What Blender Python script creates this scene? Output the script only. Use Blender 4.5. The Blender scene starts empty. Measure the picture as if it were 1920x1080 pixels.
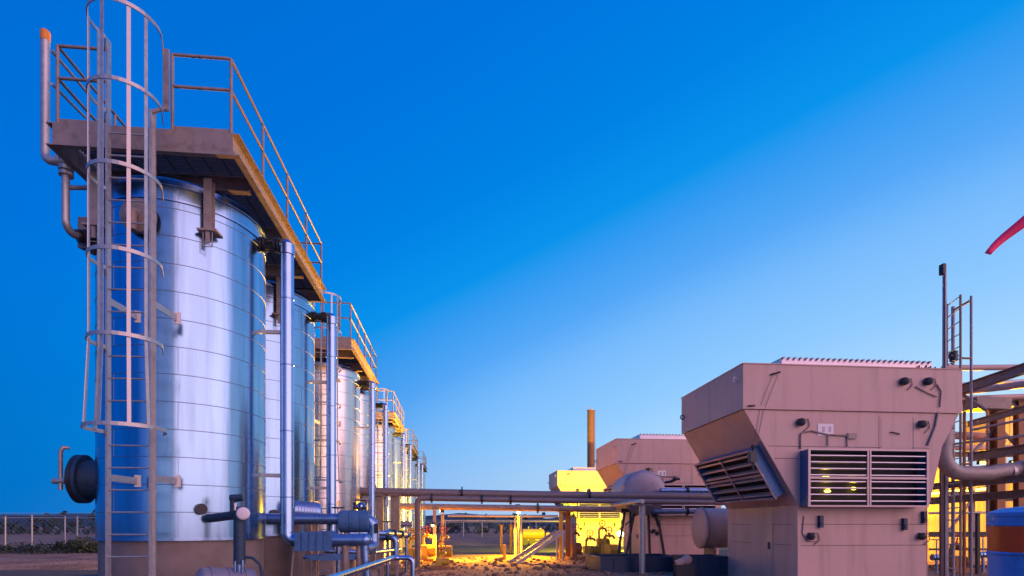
import bpy, math, random
from mathutils import Vector, Matrix
random.seed(7)
C = bpy.context.scene.collection
sc = bpy.context.scene
R = math.radians

# ------------------------------------------------------------------ camera
F_PX, VPX, HOR, EYE = 1050.0, 860.0, 984.0, 1.7
YAW = math.atan((960 - VPX) / F_PX)
ca, sa = math.cos(YAW), math.sin(YAW)
cam = bpy.data.cameras.new('camera'); camo = bpy.data.objects.new('camera', cam); C.objects.link(camo)
cam.sensor_width = 36.0; cam.lens = 36.0 * F_PX / 1920.0
cam.shift_x = 0.0; cam.shift_y = (HOR - 540.0) / 1920.0
cam.clip_start = 0.05; cam.clip_end = 5000
camo.location = (0, 0, EYE); camo.rotation_euler = (R(90), 0, -YAW)
sc.camera = camo
sc.view_settings.view_transform = 'Standard'; sc.view_settings.look = 'None'
sc.view_settings.exposure = 0.0; sc.view_settings.gamma = 1.0
sc.cycles.use_denoising = True
sc.cycles.max_bounces = 8

def ray(px):
    u = (px - 960) / F_PX
    return u * ca + sa, -u * sa + ca
def aY(px, py, Y):                 # point of the plane Y = const
    x, y = ray(px); t = Y / y
    return Vector((x * t, Y, EYE + t * (HOR - py) / F_PX))
def aX(px, py, X):                 # point of the plane X = const
    x, y = ray(px); t = X / x
    return Vector((X, y * t, EYE + t * (HOR - py) / F_PX))
def aZ(px, py, z=0.0):             # point of a level plane
    t = (EYE - z) * F_PX / (py - HOR); x, y = ray(px)
    return Vector((x * t, y * t, z))

# ------------------------------------------------------------------ world: dusk sky
def c2w(v):
    return Vector((v[0] * ca + v[1] * sa, -v[0] * sa + v[1] * ca, v[2]))
w = bpy.data.worlds.new('World'); sc.world = w; w.use_nodes = True
nt = w.node_tree; N = nt.nodes; L = nt.links
for n in list(N): N.remove(n)
out = N.new('ShaderNodeOutputWorld'); bg = N.new('ShaderNodeBackground'); L.new(bg.outputs[0], out.inputs[0])
tc = N.new('ShaderNodeTexCoord')
def vdot(vec):
    n = N.new('ShaderNodeVectorMath'); n.operation = 'DOT_PRODUCT'
    L.new(tc.outputs['Generated'], n.inputs[0]); n.inputs[1].default_value = vec; return n.outputs['Value']
def mrange(v, a, b, c=0.0, d=1.0, smooth=True):
    n = N.new('ShaderNodeMapRange'); n.interpolation_type = 'SMOOTHSTEP' if smooth else 'LINEAR'
    n.clamp = True
    L.new(v, n.inputs['Value'])
    for k, x in zip(('From Min', 'From Max', 'To Min', 'To Max'), (a, b, c, d)): n.inputs[k].default_value = x
    return n.outputs['Result']
def math2(op, a, b):
    n = N.new('ShaderNodeMath'); n.operation = op
    for i, x in enumerate((a, b)):
        if isinstance(x, (int, float)): n.inputs[i].default_value = x
        else: L.new(x, n.inputs[i])
    return n.outputs[0]
def mixc(fac, a, b, mode='MIX'):
    n = N.new('ShaderNodeMix'); n.data_type = 'RGBA'; n.blend_type = mode
    if isinstance(fac, (int, float)): n.inputs[0].default_value = fac
    else: L.new(fac, n.inputs[0])
    for i, x in ((6, a), (7, b)):
        if isinstance(x, tuple): n.inputs[i].default_value = (*x, 1)
        else: L.new(x, n.inputs[i])
    return n.outputs[2]
g = vdot(c2w(Vector((.406, .324, -.855))))
zz = vdot((0, 0, 1)); xr = vdot(c2w(Vector((1, 0, 0))))
ramp = N.new('ShaderNodeValToRGB'); ramp.color_ramp.interpolation = 'LINEAR'
L.new(mrange(g, -.6, .6, 0, 1, False), ramp.inputs[0])
stops = [(-.60, (.000, .145, .65)), (-.36, (.000, .172, .72)), (-.18, (.000, .222, .78)), (-.07, (.003, .295, .85)),
         (.05, (.09, .39, .94)), (.12, (.19, .50, .98)), (.22, (.28, .59, 1.0)), (.32, (.44, .72, 1.0)), (.5, (.72, .86, 1.0))]
el = ramp.color_ramp.elements
while len(el) > 1: el.remove(el[-1])
for i, (p, c) in enumerate(stops):
    e = el[0] if i == 0 else el.new((p + .6) / 1.2)
    e.position = (p + .6) / 1.2; e.color = (*c, 1)
col = ramp.outputs[0]
# left part of the sky darkens towards the horizon
lf = math2('MULTIPLY', mrange(xr, .05, -.85), mrange(zz, .45, 0.0))
col = mixc(lf, col, (.0, .155, .55))
# faint lilac band low over the horizon
hz = math2('MULTIPLY', mrange(zz, .17, 0.0, 0, .62), mrange(xr, -.55, .0))
col = mixc(hz, col, (.38, .52, .80))
# afterglow behind and to the right of the viewer
gl = math2('MULTIPLY', mrange(vdot((.68, -.73, 0)), .05, .95), mrange(zz, .75, .02))
col = mixc(gl, col, (.80, .76, 1.0))
L.new(col, bg.inputs[0]); bg.inputs[1].default_value = 1.0

# ------------------------------------------------------------------ sun: last warm light, from behind right
def lamp(name, kind, loc, col, energy, parent=None, **kw):
    l = bpy.data.lights.new(name, kind); l.color = col; l.energy = energy
    for k, v in kw.items(): setattr(l, k, v)
    o = bpy.data.objects.new(name, l); C.objects.link(o); o.location = loc
    if parent: o.parent = parent
    return o
def aim(o, d_):
    o.rotation_euler = (-V2(d_)).to_track_quat('Z', 'Y').to_euler(); return o
V2 = Vector
SUN_AZ, SUN_EL = R(134), R(13)     # azimuth from +Y towards +X
d = Vector((math.sin(SUN_AZ) * math.cos(SUN_EL), math.cos(SUN_AZ) * math.cos(SUN_EL), math.sin(SUN_EL)))
so = lamp('sun', 'SUN', (0, 0, 50), (1.0, .46, .42), 2.5, angle=R(74))
so.rotation_euler = d.to_track_quat('Z', 'Y').to_euler()

# ------------------------------------------------------------------ materials
def mat(name, base, rough=.6, metal=0.0, var=.15, scale=6.0, bump=0.0, bscale=40.0, streak=None, dirt=None, rvar=.1, emit=None):
    m = bpy.data.materials.new(name); m.use_nodes = True
    t = m.node_tree; b = t.nodes['Principled BSDF']
    co = t.nodes.new('ShaderNodeTexCoord')
    mp = t.nodes.new('ShaderNodeMapping'); t.links.new(co.outputs['Object'], mp.inputs[0])
    if streak: mp.inputs['Scale'].default_value = streak
    nz = t.nodes.new('ShaderNodeTexNoise'); nz.inputs['Scale'].default_value = scale; nz.inputs['Detail'].default_value = 6
    t.links.new(mp.outputs[0], nz.inputs['Vector'])
    r = t.nodes.new('ShaderNodeMapRange'); r.inputs[1].default_value = .25; r.inputs[2].default_value = .75
    r.inputs[3].default_value = 1 - var; r.inputs[4].default_value = 1 + var
    t.links.new(nz.outputs[0], r.inputs[0])
    mx = t.nodes.new('ShaderNodeMix'); mx.data_type = 'RGBA'; mx.blend_type = 'MULTIPLY'; mx.inputs[0].default_value = 1
    mx.inputs[6].default_value = (*base, 1); t.links.new(r.outputs[0], mx.inputs[7])
    c_out = mx.outputs[2]
    if dirt:
        n2 = t.nodes.new('ShaderNodeTexNoise'); n2.inputs['Scale'].default_value = dirt[1]; n2.inputs['Detail'].default_value = 8
        if len(dirt) > 3:
            m3 = t.nodes.new('ShaderNodeMapping'); m3.inputs['Scale'].default_value = dirt[3]; t.links.new(co.outputs['Object'], m3.inputs[0]); t.links.new(m3.outputs[0], n2.inputs['Vector'])
        else: t.links.new(co.outputs['Object'], n2.inputs['Vector'])
        r2 = t.nodes.new('ShaderNodeMapRange'); r2.inputs[1].default_value = .5; r2.inputs[2].default_value = .72; r2.inputs[4].default_value = dirt[2]
        t.links.new(n2.outputs[0], r2.inputs[0])
        m2 = t.nodes.new('ShaderNodeMix'); m2.data_type = 'RGBA'
        t.links.new(r2.outputs[0], m2.inputs[0]); t.links.new(c_out, m2.inputs[6]); m2.inputs[7].default_value = (*dirt[0], 1)
        c_out = m2.outputs[2]
    t.links.new(c_out, b.inputs['Base Color'])
    b.inputs['Metallic'].default_value = metal
    rr = t.nodes.new('ShaderNodeMapRange'); rr.inputs[1].default_value = .25; rr.inputs[2].default_value = .75
    rr.inputs[3].default_value = max(.03, rough - rvar); rr.inputs[4].default_value = min(1, rough + rvar)
    t.links.new(nz.outputs[0], rr.inputs[0]); t.links.new(rr.outputs[0], b.inputs['Roughness'])
    if bump:
        n3 = t.nodes.new('ShaderNodeTexNoise'); n3.inputs['Scale'].default_value = bscale; n3.inputs['Detail'].default_value = 5
        t.links.new((mp if streak else co).outputs[0 if streak else 'Object'], n3.inputs['Vector'])
        bp = t.nodes.new('ShaderNodeBump'); bp.inputs['Strength'].default_value = bump; bp.inputs['Distance'].default_value = .02
        t.links.new(n3.outputs[0], bp.inputs['Height']); t.links.new(bp.outputs[0], b.inputs['Normal'])
    if emit:
        b.inputs['Emission Color'].default_value = (*emit[0], 1); b.inputs['Emission Strength'].default_value = emit[1]
    return m
M = dict(
    jacket=mat('aluminium_jacket', (.235, .41, .62), .22, 1, .2, 3.0, .2, 3.2, streak=(1.6, 1.6, .12), dirt=((.12, .20, .31), 3.0, .4, (2.2, 2.2, .16)), rvar=.08),  # silver cladding; the blue of the reflected sky is put into its base colour
    jacket_seam=mat('jacket_seam', (.30, .36, .48), .42, .9),
    pipe_al=mat('pipe_jacket', (.28, .43, .68), .26, 1, .1, 5, .04, 8, rvar=.07),  # reflected sky blue mixed into the silver, as on the tank jacket
    skirt=mat('tan_skirt_paint', (.23, .185, .165), .62, 0, .12, 3, .15, 60, dirt=((.16, .11, .08), 4, .5)),
    beige=mat('beige_steel_paint', (.36, .30, .27), .5, .15, .14, 6, .05, 60, dirt=((.20, .12, .07), 9, .45)),
    galv=mat('galvanised_steel', (.45, .44, .44), .42, .55, .16, 14, .05, 60),
    beam=mat('brown_steel_paint', (.29, .235, .21), .5, .1, .16, 5, .06, 50, dirt=((.13, .07, .04), 8, .5)),
    dark=mat('black_steel', (.035, .04, .05), .45, .4, .2, 12, .1, 60),
    insul=mat('dark_insulation', (.022, .055, .10), .55, .1, .25, 16, .5, 30),
    blanket=mat('blue_grey_blanket', (.05, .15, .32), .75, 0, .2, 10, .5, 18),
    cooler=mat('tan_cooler_paint', (.57, .38, .335), .5, 0, .08, 1.1, .04, 40, dirt=((.32, .20, .155), 3.0, .36, (1.3, 1.3, .14))),
    joint=mat('dark_joint_sealant', (.10, .07, .06), .8),
    louvre=mat('louvre_blade_steel', (.55, .54, .60), .4, .5, .15, 8),
    pipe_grey=mat('dull_grey_pipe_paint', (.20, .17, .175), .45, .1, .15, 5, .05, 40),
    pipe_sky_tint=mat('sky_tinted_jacket', (.20, .34, .58), .30, .8, .12, 6, .06, 10),  # aluminium jacket, with the blue it would mirror from the sky painted in
    louvre_box=mat('sky_tinted_sheet', (.07, .16, .34), .5, .4, .1, 5),  # louvre casing; its sky reflection is put into the sheet colour
    frame=mat('pinkish_frame_paint', (.52, .40, .40), .45, .2, .1, 8),
    void=mat('dark_interior', (.025, .022, .025), .9),  # near-black colour stands for the shade inside the louvre boxes
    corr=mat('corrugated_sheet', (.72, .66, .64), .38, .55, .1, 5),
    basin=mat('dark_blue_basin', (.018, .045, .10), .5, .1, .25, 6, .1, 20, dirt=((.05, .05, .06), 5, .4)),
    vessel=mat('grey_vessel_paint', (.30, .28, .33), .42, .25, .12, 4, .05, 40),
    concrete=mat('concrete', (.27, .235, .20), .85, 0, .2, 5, .3, 30),
    rust=mat('rusty_brown_paint', (.33, .15, .06), .65, .1, .25, 8, .2, 40),
    yellow=mat('yellow_paint', (.62, .42, .06), .5, 0, .15, 8, .05, 40, dirt=((.25, .15, .05), 6, .5)),
    red=mat('red_handwheel_paint', (.45, .05, .03), .5),
    orange=mat('orange_cap', (.75, .24, .01), .5),
    white=mat('white_sign', (.78, .76, .74), .5, 0, .05),
    bright=mat('bright_gauge_face', (.80, .72, .74), .35, 0, .05),
    drum_blue=mat('blue_white_band', (.10, .30, .68), .45, 0, .12, 6, .1, 40, dirt=((.06, .13, .28), 4, .5)),
    drum_red=mat('orange_red_band', (1.0, .085, .004), .4, 0, .10, 8, .08, 12, dirt=((.45, .06, .02), 6, .5, (1, 1, .3))),
    fabric=mat('red_fabric', (.88, .02, .13), .75, 0, .12, 8),
    asphalt=mat('asphalt', (.050, .050, .056), .9, 0, .3, 8, .7, 60, dirt=((.09, .075, .065), .6, .6)),
    hill=mat('far_hillside', (.030, .05, .06), .95, 0, .35, .05),
    leaf=mat('shrub_foliage', (.022, .038, .022), .75, 0, .4, 3),
    leaf2=mat('far_tree_foliage', (.025, .05, .045), .8, 0, .4, 1),
    twig=mat('twig_bark', (.06, .045, .035), .9),
    glow=mat('lamp_glow', (.9, .8, .4), .5, emit=((1, .80, .25), 30.0)),
    tube=mat('tube_glow', (.9, .8, .3), .5, emit=((1, .72, .06), 9.0)),
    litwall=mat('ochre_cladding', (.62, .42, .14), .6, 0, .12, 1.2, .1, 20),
)
# ground: gravel, sandy strip and stains in one material by real position
def ground_mat():
    m = bpy.data.materials.new('gravel_ground'); m.use_nodes = True
    t = m.node_tree; b = t.nodes['Principled BSDF']; b.inputs['Roughness'].default_value = .95
    co = t.nodes.new('ShaderNodeTexCoord')
    def nz(s, d=8):
        n = t.nodes.new('ShaderNodeTexNoise'); n.inputs['Scale'].default_value = s; n.inputs['Detail'].default_value = d
        t.links.new(co.outputs['Object'], n.inputs['Vector']); return n.outputs[0]
    rp = t.nodes.new('ShaderNodeValToRGB'); t.links.new(nz(.35), rp.inputs[0])
    rp.color_ramp.elements[0].position = .35; rp.color_ramp.elements[0].color = (.20, .10, .062, 1)
    rp.color_ramp.elements[1].position = .65; rp.color_ramp.elements[1].color = (.42, .235, .15, 1)
    vo = t.nodes.new('ShaderNodeTexVoronoi'); vo.inputs['Scale'].default_value = 9; t.links.new(co.outputs['Object'], vo.inputs['Vector'])
    r2 = t.nodes.new('ShaderNodeMapRange'); t.links.new(vo.outputs['Color'], r2.inputs[0]); r2.inputs[3].default_value = .55; r2.inputs[4].default_value = 1.35
    mx = t.nodes.new('ShaderNodeMix'); mx.data_type = 'RGBA'; mx.blend_type = 'MULTIPLY'; mx.inputs[0].default_value = 1
    t.links.new(rp.outputs[0], mx.inputs[6]); t.links.new(r2.outputs[0], mx.inputs[7])
    t.links.new(mx.outputs[2], b.inputs['Base Color'])
    bp = t.nodes.new('ShaderNodeBump'); bp.inputs['Strength'].default_value = .9; bp.inputs['Distance'].default_value = .06
    ad = t.nodes.new('ShaderNodeMath'); ad.operation = 'ADD'; t.links.new(nz(3.0), ad.inputs[0]); t.links.new(vo.outputs['Distance'], ad.inputs[1])
    t.links.new(ad.outputs[0], bp.inputs['Height']); t.links.new(bp.outputs[0], b.inputs['Normal'])
    return m
M['ground'] = ground_mat()

# ------------------------------------------------------------------ mesh builder
V = Vector
class MB:
    def __init__(s): s.v = []; s.f = []; s.sm = []
    def add(s, vs, fs, smooth=False):
        s.marks = getattr(s, 'marks', []) + [(len(s.v), len(s.f))]
        o = len(s.v); s.v += [tuple(p) for p in vs]
        for f in fs: s.f.append(tuple(i + o for i in f)); s.sm.append(smooth)
        return s
    def hexa(s, p):                       # bottom 4 then top 4, same order
        return s.add(p, [(3, 2, 1, 0), (4, 5, 6, 7), (0, 1, 5, 4), (1, 2, 6, 5), (2, 3, 7, 6), (3, 0, 4, 7)])
    def box(s, a, b):
        x0, y0, z0 = (min(a[i], b[i]) for i in range(3)); x1, y1, z1 = (max(a[i], b[i]) for i in range(3))
        return s.hexa([(x0, y0, z0), (x1, y0, z0), (x1, y1, z0), (x0, y1, z0), (x0, y0, z1), (x1, y0, z1), (x1, y1, z1), (x0, y1, z1)])
    def obox(s, o, ax, ay, az):           # oriented box: corner + three edge vectors
        o, ax, ay, az = V(o), V(ax), V(ay), V(az)
        return s.hexa([o, o + ax, o + ax + ay, o + ay, o + az, o + ax + az, o + ax + ay + az, o + ay + az])
    def prism(s, poly, vec):
        n = len(poly); vec = V(vec); a = [V(p) for p in poly]; b = [p + vec for p in a]
        fs = [tuple(reversed(range(n))), tuple(range(n, 2 * n))] + [(i, (i + 1) % n, n + (i + 1) % n, n + i) for i in range(n)]
        return s.add(a + b, fs)
    def frames(s, pts, closed=False):
        pts = [V(p) for p in pts]; n = len(pts); tans = []
        for i in range(n):
            if closed: t = pts[(i + 1) % n] - pts[i - 1]
            elif i == 0: t = pts[1] - pts[0]
            elif i == n - 1: t = pts[-1] - pts[-2]
            else: t = (pts[i + 1] - pts[i]).normalized() + (pts[i] - pts[i - 1]).normalized()
            tans.append(t.normalized())
        up = V((0, 0, 1)) if abs(tans[0].z) < .9 else V((0, 1, 0))
        nrm = (up - tans[0] * up.dot(tans[0])).normalized(); fr = []
        for t in tans:
            nrm = (nrm - t * nrm.dot(t)).normalized()
            fr.append((nrm.copy(), t.cross(nrm).normalized()))
        return pts, tans, fr
    def tube(s, pts, r, n=12, caps=True, closed=False):
        pts, tans, fr = s.frames(pts, closed); m = len(pts); vs = []
        rs = r if isinstance(r, (list, tuple)) else [r] * m
        for i in range(m):
            nrm, bi = fr[i]; k = 1.0
            if 0 < i < m - 1:
                c = tans[i].dot((pts[i + 1] - pts[i]).normalized()); k = 1 / max(c, .6)
            for j in range(n):
                a = 2 * math.pi * j / n; vs.append(pts[i] + (nrm * math.cos(a) + bi * math.sin(a)) * rs[i] * (k if k < 1.15 else 1.1))
        fs = []
        for i in range(m if closed else m - 1):
            for j in range(n):
                a = i * n + j; b = i * n + (j + 1) % n; i2 = (i + 1) % m
                fs.append((a, b, i2 * n + (j + 1) % n, i2 * n + j))
        s.add(vs, fs, True)
        if caps and not closed:
            s.add(vs[:n], [tuple(reversed(range(n)))]); s.add(vs[-n:], [tuple(range(n))])
        return s
    def bar(s, pts, wd, th, up=(0, 0, 1)):    # flat bar along a polyline, wd along 'up'
        pts = [V(p) for p in pts]; up = V(up)
        for a, b in zip(pts, pts[1:]):
            t = (b - a).normalized(); u = (up - t * up.dot(t))
            if u.length < 1e-4: u = V((1, 0, 0)) - t * t.x
            u.normalize(); q = t.cross(u)
            s.obox(a - u * wd / 2 - q * th / 2, b - a, q * th, u * wd)
        return s
    def strip(s, pts, wd, th, closed=False):  # smooth curved flat bar lying round z: width in z, thickness radial
        pts = [V(p) for p in pts]; m = len(pts); vs = []
        for i in range(m):
            t = (pts[min(i + 1, m - 1)] - pts[max(i - 1, 0)]).normalized(); q = V((t.y, -t.x, 0)).normalized()
            for dz, dq in ((-1, -1), (-1, 1), (1, 1), (1, -1)):
                vs.append(pts[i] + V((0, 0, dz * wd / 2)) + q * dq * th / 2)
        fs = []
        for i in range(m - 1):
            for j in range(4): fs.append((i * 4 + j, i * 4 + (j + 1) % 4, i * 4 + 4 + (j + 1) % 4, i * 4 + 4 + j))
        fs += [(3, 2, 1, 0), (m * 4 - 4, m * 4 - 3, m * 4 - 2, m * 4 - 1)]
        return s.add(vs, fs)
    def lathe(s, prof, o=(0, 0, 0), ax=(0, 0, 1), n=32, capa=True, capb=True):
        o = V(o); ax = V(ax).normalized(); up = V((0, 0, 1)) if abs(ax.z) < .9 else V((1, 0, 0))
        e = (up - ax * up.dot(ax)).normalized(); q = ax.cross(e)
        ring = lambda r, h: [o + ax * h + (e * math.cos(2 * math.pi * j / n) + q * math.sin(2 * math.pi * j / n)) * r for j in range(n)]
        for (r0, h0), (r1, h1) in zip(prof, prof[1:]):
            s.add(ring(r0, h0) + ring(r1, h1), [(j, (j + 1) % n, n + (j + 1) % n, n + j) for j in range(n)], True)
        if capa and prof[0][0] > 1e-4: s.add(ring(*prof[0]), [tuple(reversed(range(n)))])
        if capb and prof[-1][0] > 1e-4: s.add(ring(*prof[-1]), [tuple(range(n))])
        return s
    def cyl(s, a, b, r, n=20):
        a, b = V(a), V(b); return s.lathe([(r, 0), (r, (b - a).length)], a, b - a, n)
    def dome(s, o, ax, r, h, n=32, k=8):
        return s.lathe([(r * math.cos(i / k * math.pi / 2), h * math.sin(i / k * math.pi / 2)) for i in range(k + 1)], o, ax, n, capa=False)
    def ball(s, o, r, n=16, k=8, sq=(1, 1, 1)):
        vs = []; fs = []; o = V(o)
        for i in range(k + 1):
            a = math.pi * i / k
            for j in range(n):
                b = 2 * math.pi * j / n
                vs.append(o + V((math.sin(a) * math.cos(b) * sq[0], math.sin(a) * math.sin(b) * sq[1], math.cos(a) * sq[2])) * r)
        for i in range(k):
            for j in range(n): fs.append((i * n + j, i * n + n + j, i * n + n + (j + 1) % n, i * n + (j + 1) % n))
        return s.add(vs, fs, True)
    def ibeam(s, a, b, h, wd, t=.02, up=(0, 0, 1)):
        a, b = V(a), V(b); d = (b - a).normalized(); u = V(up); u = (u - d * u.dot(d)).normalized(); q = d.cross(u)
        L_ = b - a
        s.obox(a + u * (h / 2 - t) - q * wd / 2, L_, q * wd, u * t)
        s.obox(a - u * h / 2 - q * wd / 2, L_, q * wd, u * t)
        s.obox(a - u * (h / 2 - t) - q * t / 2, L_, q * t, u * (h - 2 * t))
        return s
    def build(s, name, m, parent=None, off=None):
        me = bpy.data.meshes.new(name)
        vs = s.v if off is None else [(x - off[0], y - off[1], z - off[2]) for x, y, z in s.v]
        me.from_pydata(vs, [], s.f)
        me.polygons.foreach_set('use_smooth', s.sm)
        # weld the rings of a lathe so that smooth faces share their points
        import bmesh
        bm = bmesh.new(); bm.from_mesh(me)
        bmesh.ops.recalc_face_normals(bm, faces=bm.faces)
        bm.to_mesh(me); bm.free()
        me.materials.append(M[m]); me.update()
        o = bpy.data.objects.new(name, me); C.objects.link(o)
        if parent: o.parent = parent
        return o
def build_each(mb, per, name, m, parent=None, off=None):   # every 'per' shapes become one part of their own
    mk = mb.marks + [(len(mb.v), len(mb.f))]
    for i in range(0, len(mb.marks), per):
        (v0, f0), (v1, f1) = mk[i], mk[min(i + per, len(mb.marks))]
        q = MB(); q.v = mb.v[v0:v1]; q.f = [tuple(k - v0 for k in f) for f in mb.f[f0:f1]]; q.sm = mb.sm[f0:f1]
        q.build(name, m, parent, off)
def bend(pts, r, k=6):                       # round the corners of a polyline
    pts = [V(p) for p in pts]; out = [pts[0]]
    for a, b, c in zip(pts, pts[1:], pts[2:]):
        d1 = (a - b).normalized(); d2 = (c - b).normalized(); ang = d1.angle(d2)
        t = min(r / math.tan(ang / 2) if ang > .05 else 0, (a - b).length * .49, (c - b).length * .49)
        if t < 1e-4 or ang > 3.08: out.append(b); continue
        rr = t * math.tan(ang / 2)
        cen = b + (d1 + d2).normalized() * (rr / math.sin(ang / 2)); p0, p1 = b + d1 * t, b + d2 * t
        u, v_ = p0 - cen, p1 - cen; th = u.angle(v_)
        for i in range(k + 1):
            f = i / k; out.append(cen + (u * math.sin((1 - f) * th) + v_ * math.sin(f * th)) / math.sin(th))
    out.append(pts[-1]); return out
def tag(o, label=None, cat=None, group=None, kind=None):
    if label: o['label'] = label
    if cat: o['category'] = cat
    if group: o['group'] = group
    if kind: o['kind'] = kind
    return o
def empty(name, loc, label, cat, group=None, rz=0):
    o = bpy.data.objects.new(name, None); C.objects.link(o); o.location = loc; o.rotation_euler.z = rz
    o.empty_display_size = .2
    return tag(o, label, cat, group)
def copy_tree(o, parent=None):
    c = o.copy(); C.objects.link(c); c.parent = parent
    for ch in list(o.children):
        if ch.type == 'MESH': copy_tree(ch, c)
    return c
def clone(src, loc, label):
    c = copy_tree(src); c.location = loc; c['label'] = label; return c
def single(mb, name, m, label, cat, group=None):
    return tag(mb.build(name, m), label, cat, group)

# ================================================================== SETTING
g_ = MB(); g_.add([(-1500, -60, 0), (1500, -60, 0), (1500, 2500, 0), (-1500, 2500, 0)], [(0, 1, 2, 3)])
tag(g_.build('ground', 'ground'), kind='structure')
rd = MB(); rd.add([(-16.5, 29.6, .004), (40, 29.2, .004), (40, 45, .004), (-16.5, 46, .004)], [(0, 1, 2, 3)])
tag(rd.build('road', 'asphalt'), kind='structure')
pad = MB(); pad.add([(-60, -20, .004), (-1.9, -20, .004), (-1.9, 22.4, .004), (-60, 23.2, .004)], [(0, 1, 2, 3)])
tag(pad.build('yard_pavement', 'asphalt'), kind='structure')
# far hills
hm = MB(); xs = [-900 + i * 20 for i in range(91)]
def hh(x, k): return 5 + 4.0 * math.sin(x * .011 + k) + 2.5 * math.sin(x * .031 + 2 * k) + 1.2 * math.sin(x * .09 + k)
vs = []; fs = []
for i, x in enumerate(xs):
    h = max(2.0, hh(x, 1.0)) + 3.5
    vs += [(x, 560, -.5), (x, 640, h), (x, 720, h * 1.1), (x, 860, -.5)]
for i in range(len(xs) - 1):
    for j in range(3): fs.append((i * 4 + j, i * 4 + 4 + j, i * 4 + 5 + j, i * 4 + 1 + j))
hm.add(vs, fs, True); tag(hm.build('hills', 'hill'), kind='structure')
# far treeline: reads as one mass
tl = MB()
for i in range(2600):
    x = random.uniform(-160, 90); y = random.uniform(100, 130)
    top = 2.3 + 1.1 * math.sin(x * .16) + .7 * math.sin(x * .47 + 1) + .5 * math.sin(x * 1.3)
    z = random.uniform(0, max(1.0, top)); s_ = random.uniform(.35, .9)
    a = V((random.uniform(-1, 1), random.uniform(-1, 1), random.uniform(-1, 1))).normalized() * s_
    b = V((random.uniform(-1, 1), random.uniform(-1, 1), random.uniform(-1, 1))).normalized() * s_
    p = V((x, y, z)); tl.add([p - a, p - b, p + a, p + b], [(0, 1, 2, 3)])
tag(tl.build('treeline', 'leaf2'), 'dark far-off treeline along the horizon', 'treeline', kind='stuff')
# scrub under the left fence
sb = MB()
for i in range(5200):
    x = random.uniform(-44, -15); y = random.uniform(35.2, 43)
    top = (.25 + .28 * math.sin(x * .9) ** 2) * (1 if y > 36 else .6)
    z = random.random() ** 1.6 * top; s_ = random.uniform(.06, .2)
    a = V((random.uniform(-1, 1), random.uniform(-1, 1), random.uniform(-.2, 1))).normalized() * s_
    b = V((random.uniform(-1, 1), random.uniform(-1, 1), random.uniform(-1, 1))).normalized() * s_ * .5
    p = V((x, y, z)); sb.add([p - a, p - b, p + a, p + b], [(0, 1, 2, 3)])
tag(sb.build('scrub', 'leaf'), 'low dark green scrub growing along the far left fence', 'scrub', kind='stuff')

# dark bushes by the tank
def bush(c, rx, rz, label, seed):
    rnd = random.Random(seed); root = empty('bush', c, label, 'bush', 'dark bushes beside the first tank')
    m = MB()
    for i in range(900):
        th = rnd.uniform(0, 2 * math.pi); rr = rnd.random() ** .4; ph = rnd.random()
        p = V((math.cos(th) * rx * rr * math.sqrt(1 - ph * ph * .8), math.sin(th) * rx * .7 * rr, ph * rz * (.7 + .3 * math.sin(th * 3 + seed))))
        s_ = rnd.uniform(.05, .14)
        a = V((rnd.uniform(-1, 1), rnd.uniform(-1, 1), rnd.uniform(-1, 1))).normalized() * s_; b = V((rnd.uniform(-1, 1), rnd.uniform(-1, 1), rnd.uniform(-1, 1))).normalized() * s_ * .5
        m.add([p - a, p - b, p + a, p + b], [(0, 1, 2, 3)])
    m.build('foliage', 'leaf', root)
    st = MB()
    for k in range(7):
        a = rnd.uniform(0, 6.28); st.tube([(0, 0, 0), (math.cos(a) * rx * .3, math.sin(a) * rx * .2, rz * .5), (math.cos(a) * rx * .7, math.sin(a) * rx * .4, rz * .85)], [.03, .02, .008], 6)
    st.build('stem', 'twig', root)
bush(tuple(aZ(165, 1036)), 1.15, 1.0, 'dark rounded bush touching the left edge of the first tank', 1)
bush(tuple(aZ(128, 1033)), 1.0, .7, 'low dark bush left of the one touching the first tank', 2)

# chain-link perimeter fences
def fence(y, xs_, h, label, extra=()):
    root = empty('perimeter_fence', (xs_[0], y, 0), label, 'fence')
    for k, x in enumerate(xs_):
        p = MB().cyl((x, y, 0), (x, y, h * (1.0 if k % 3 else 1.04)), .055, 8); p.ball((x, y, h * (1.0 if k % 3 else 1.04)), .07, 8, 5)
        p.build('post', 'galv', root, root.location)
    t = MB(); t.cyl((xs_[0], y, h - .06), (xs_[-1], y, h - .06), .03, 6); t.build('top_rail', 'galv', root, root.location)
    me = MB(); x = xs_[0]; sp = .34
    while x < xs_[-1]:                      # woven wires
        for s_ in (1, -1):
            x2 = x + s_ * h
            me.bar([(x, y, .05), (x2, y, h - .08)], .005, .005, (0, 1, 0))
        x += sp
    me.build('wire_mesh', 'vessel', root, root.location)
    b = MB()
    for k in range(3): b.cyl((xs_[0], y - .05 - .1 * k, h + .08 + .1 * k), (xs_[-1], y - .05 - .1 * k, h + .08 + .1 * k), .012, 5)
    b.build('barbed_wire', 'galv', root, root.location)
lx = [aY(p, 984, 42).x for p in (-130, -60, 10, 60, 122, 145, 210, 290)]
fence(42.0, lx, 2.25, 'chain-link fence with pale posts at far left, behind the scrub')
rx_ = [aY(p, 984, 78).x for p in (700, 770, 835, 869, 904, 958, 1005, 1060, 1130, 1200)]
fence(78.0, rx_, 2.1, 'distant chain-link fence seen under the overhead pipes')

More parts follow.
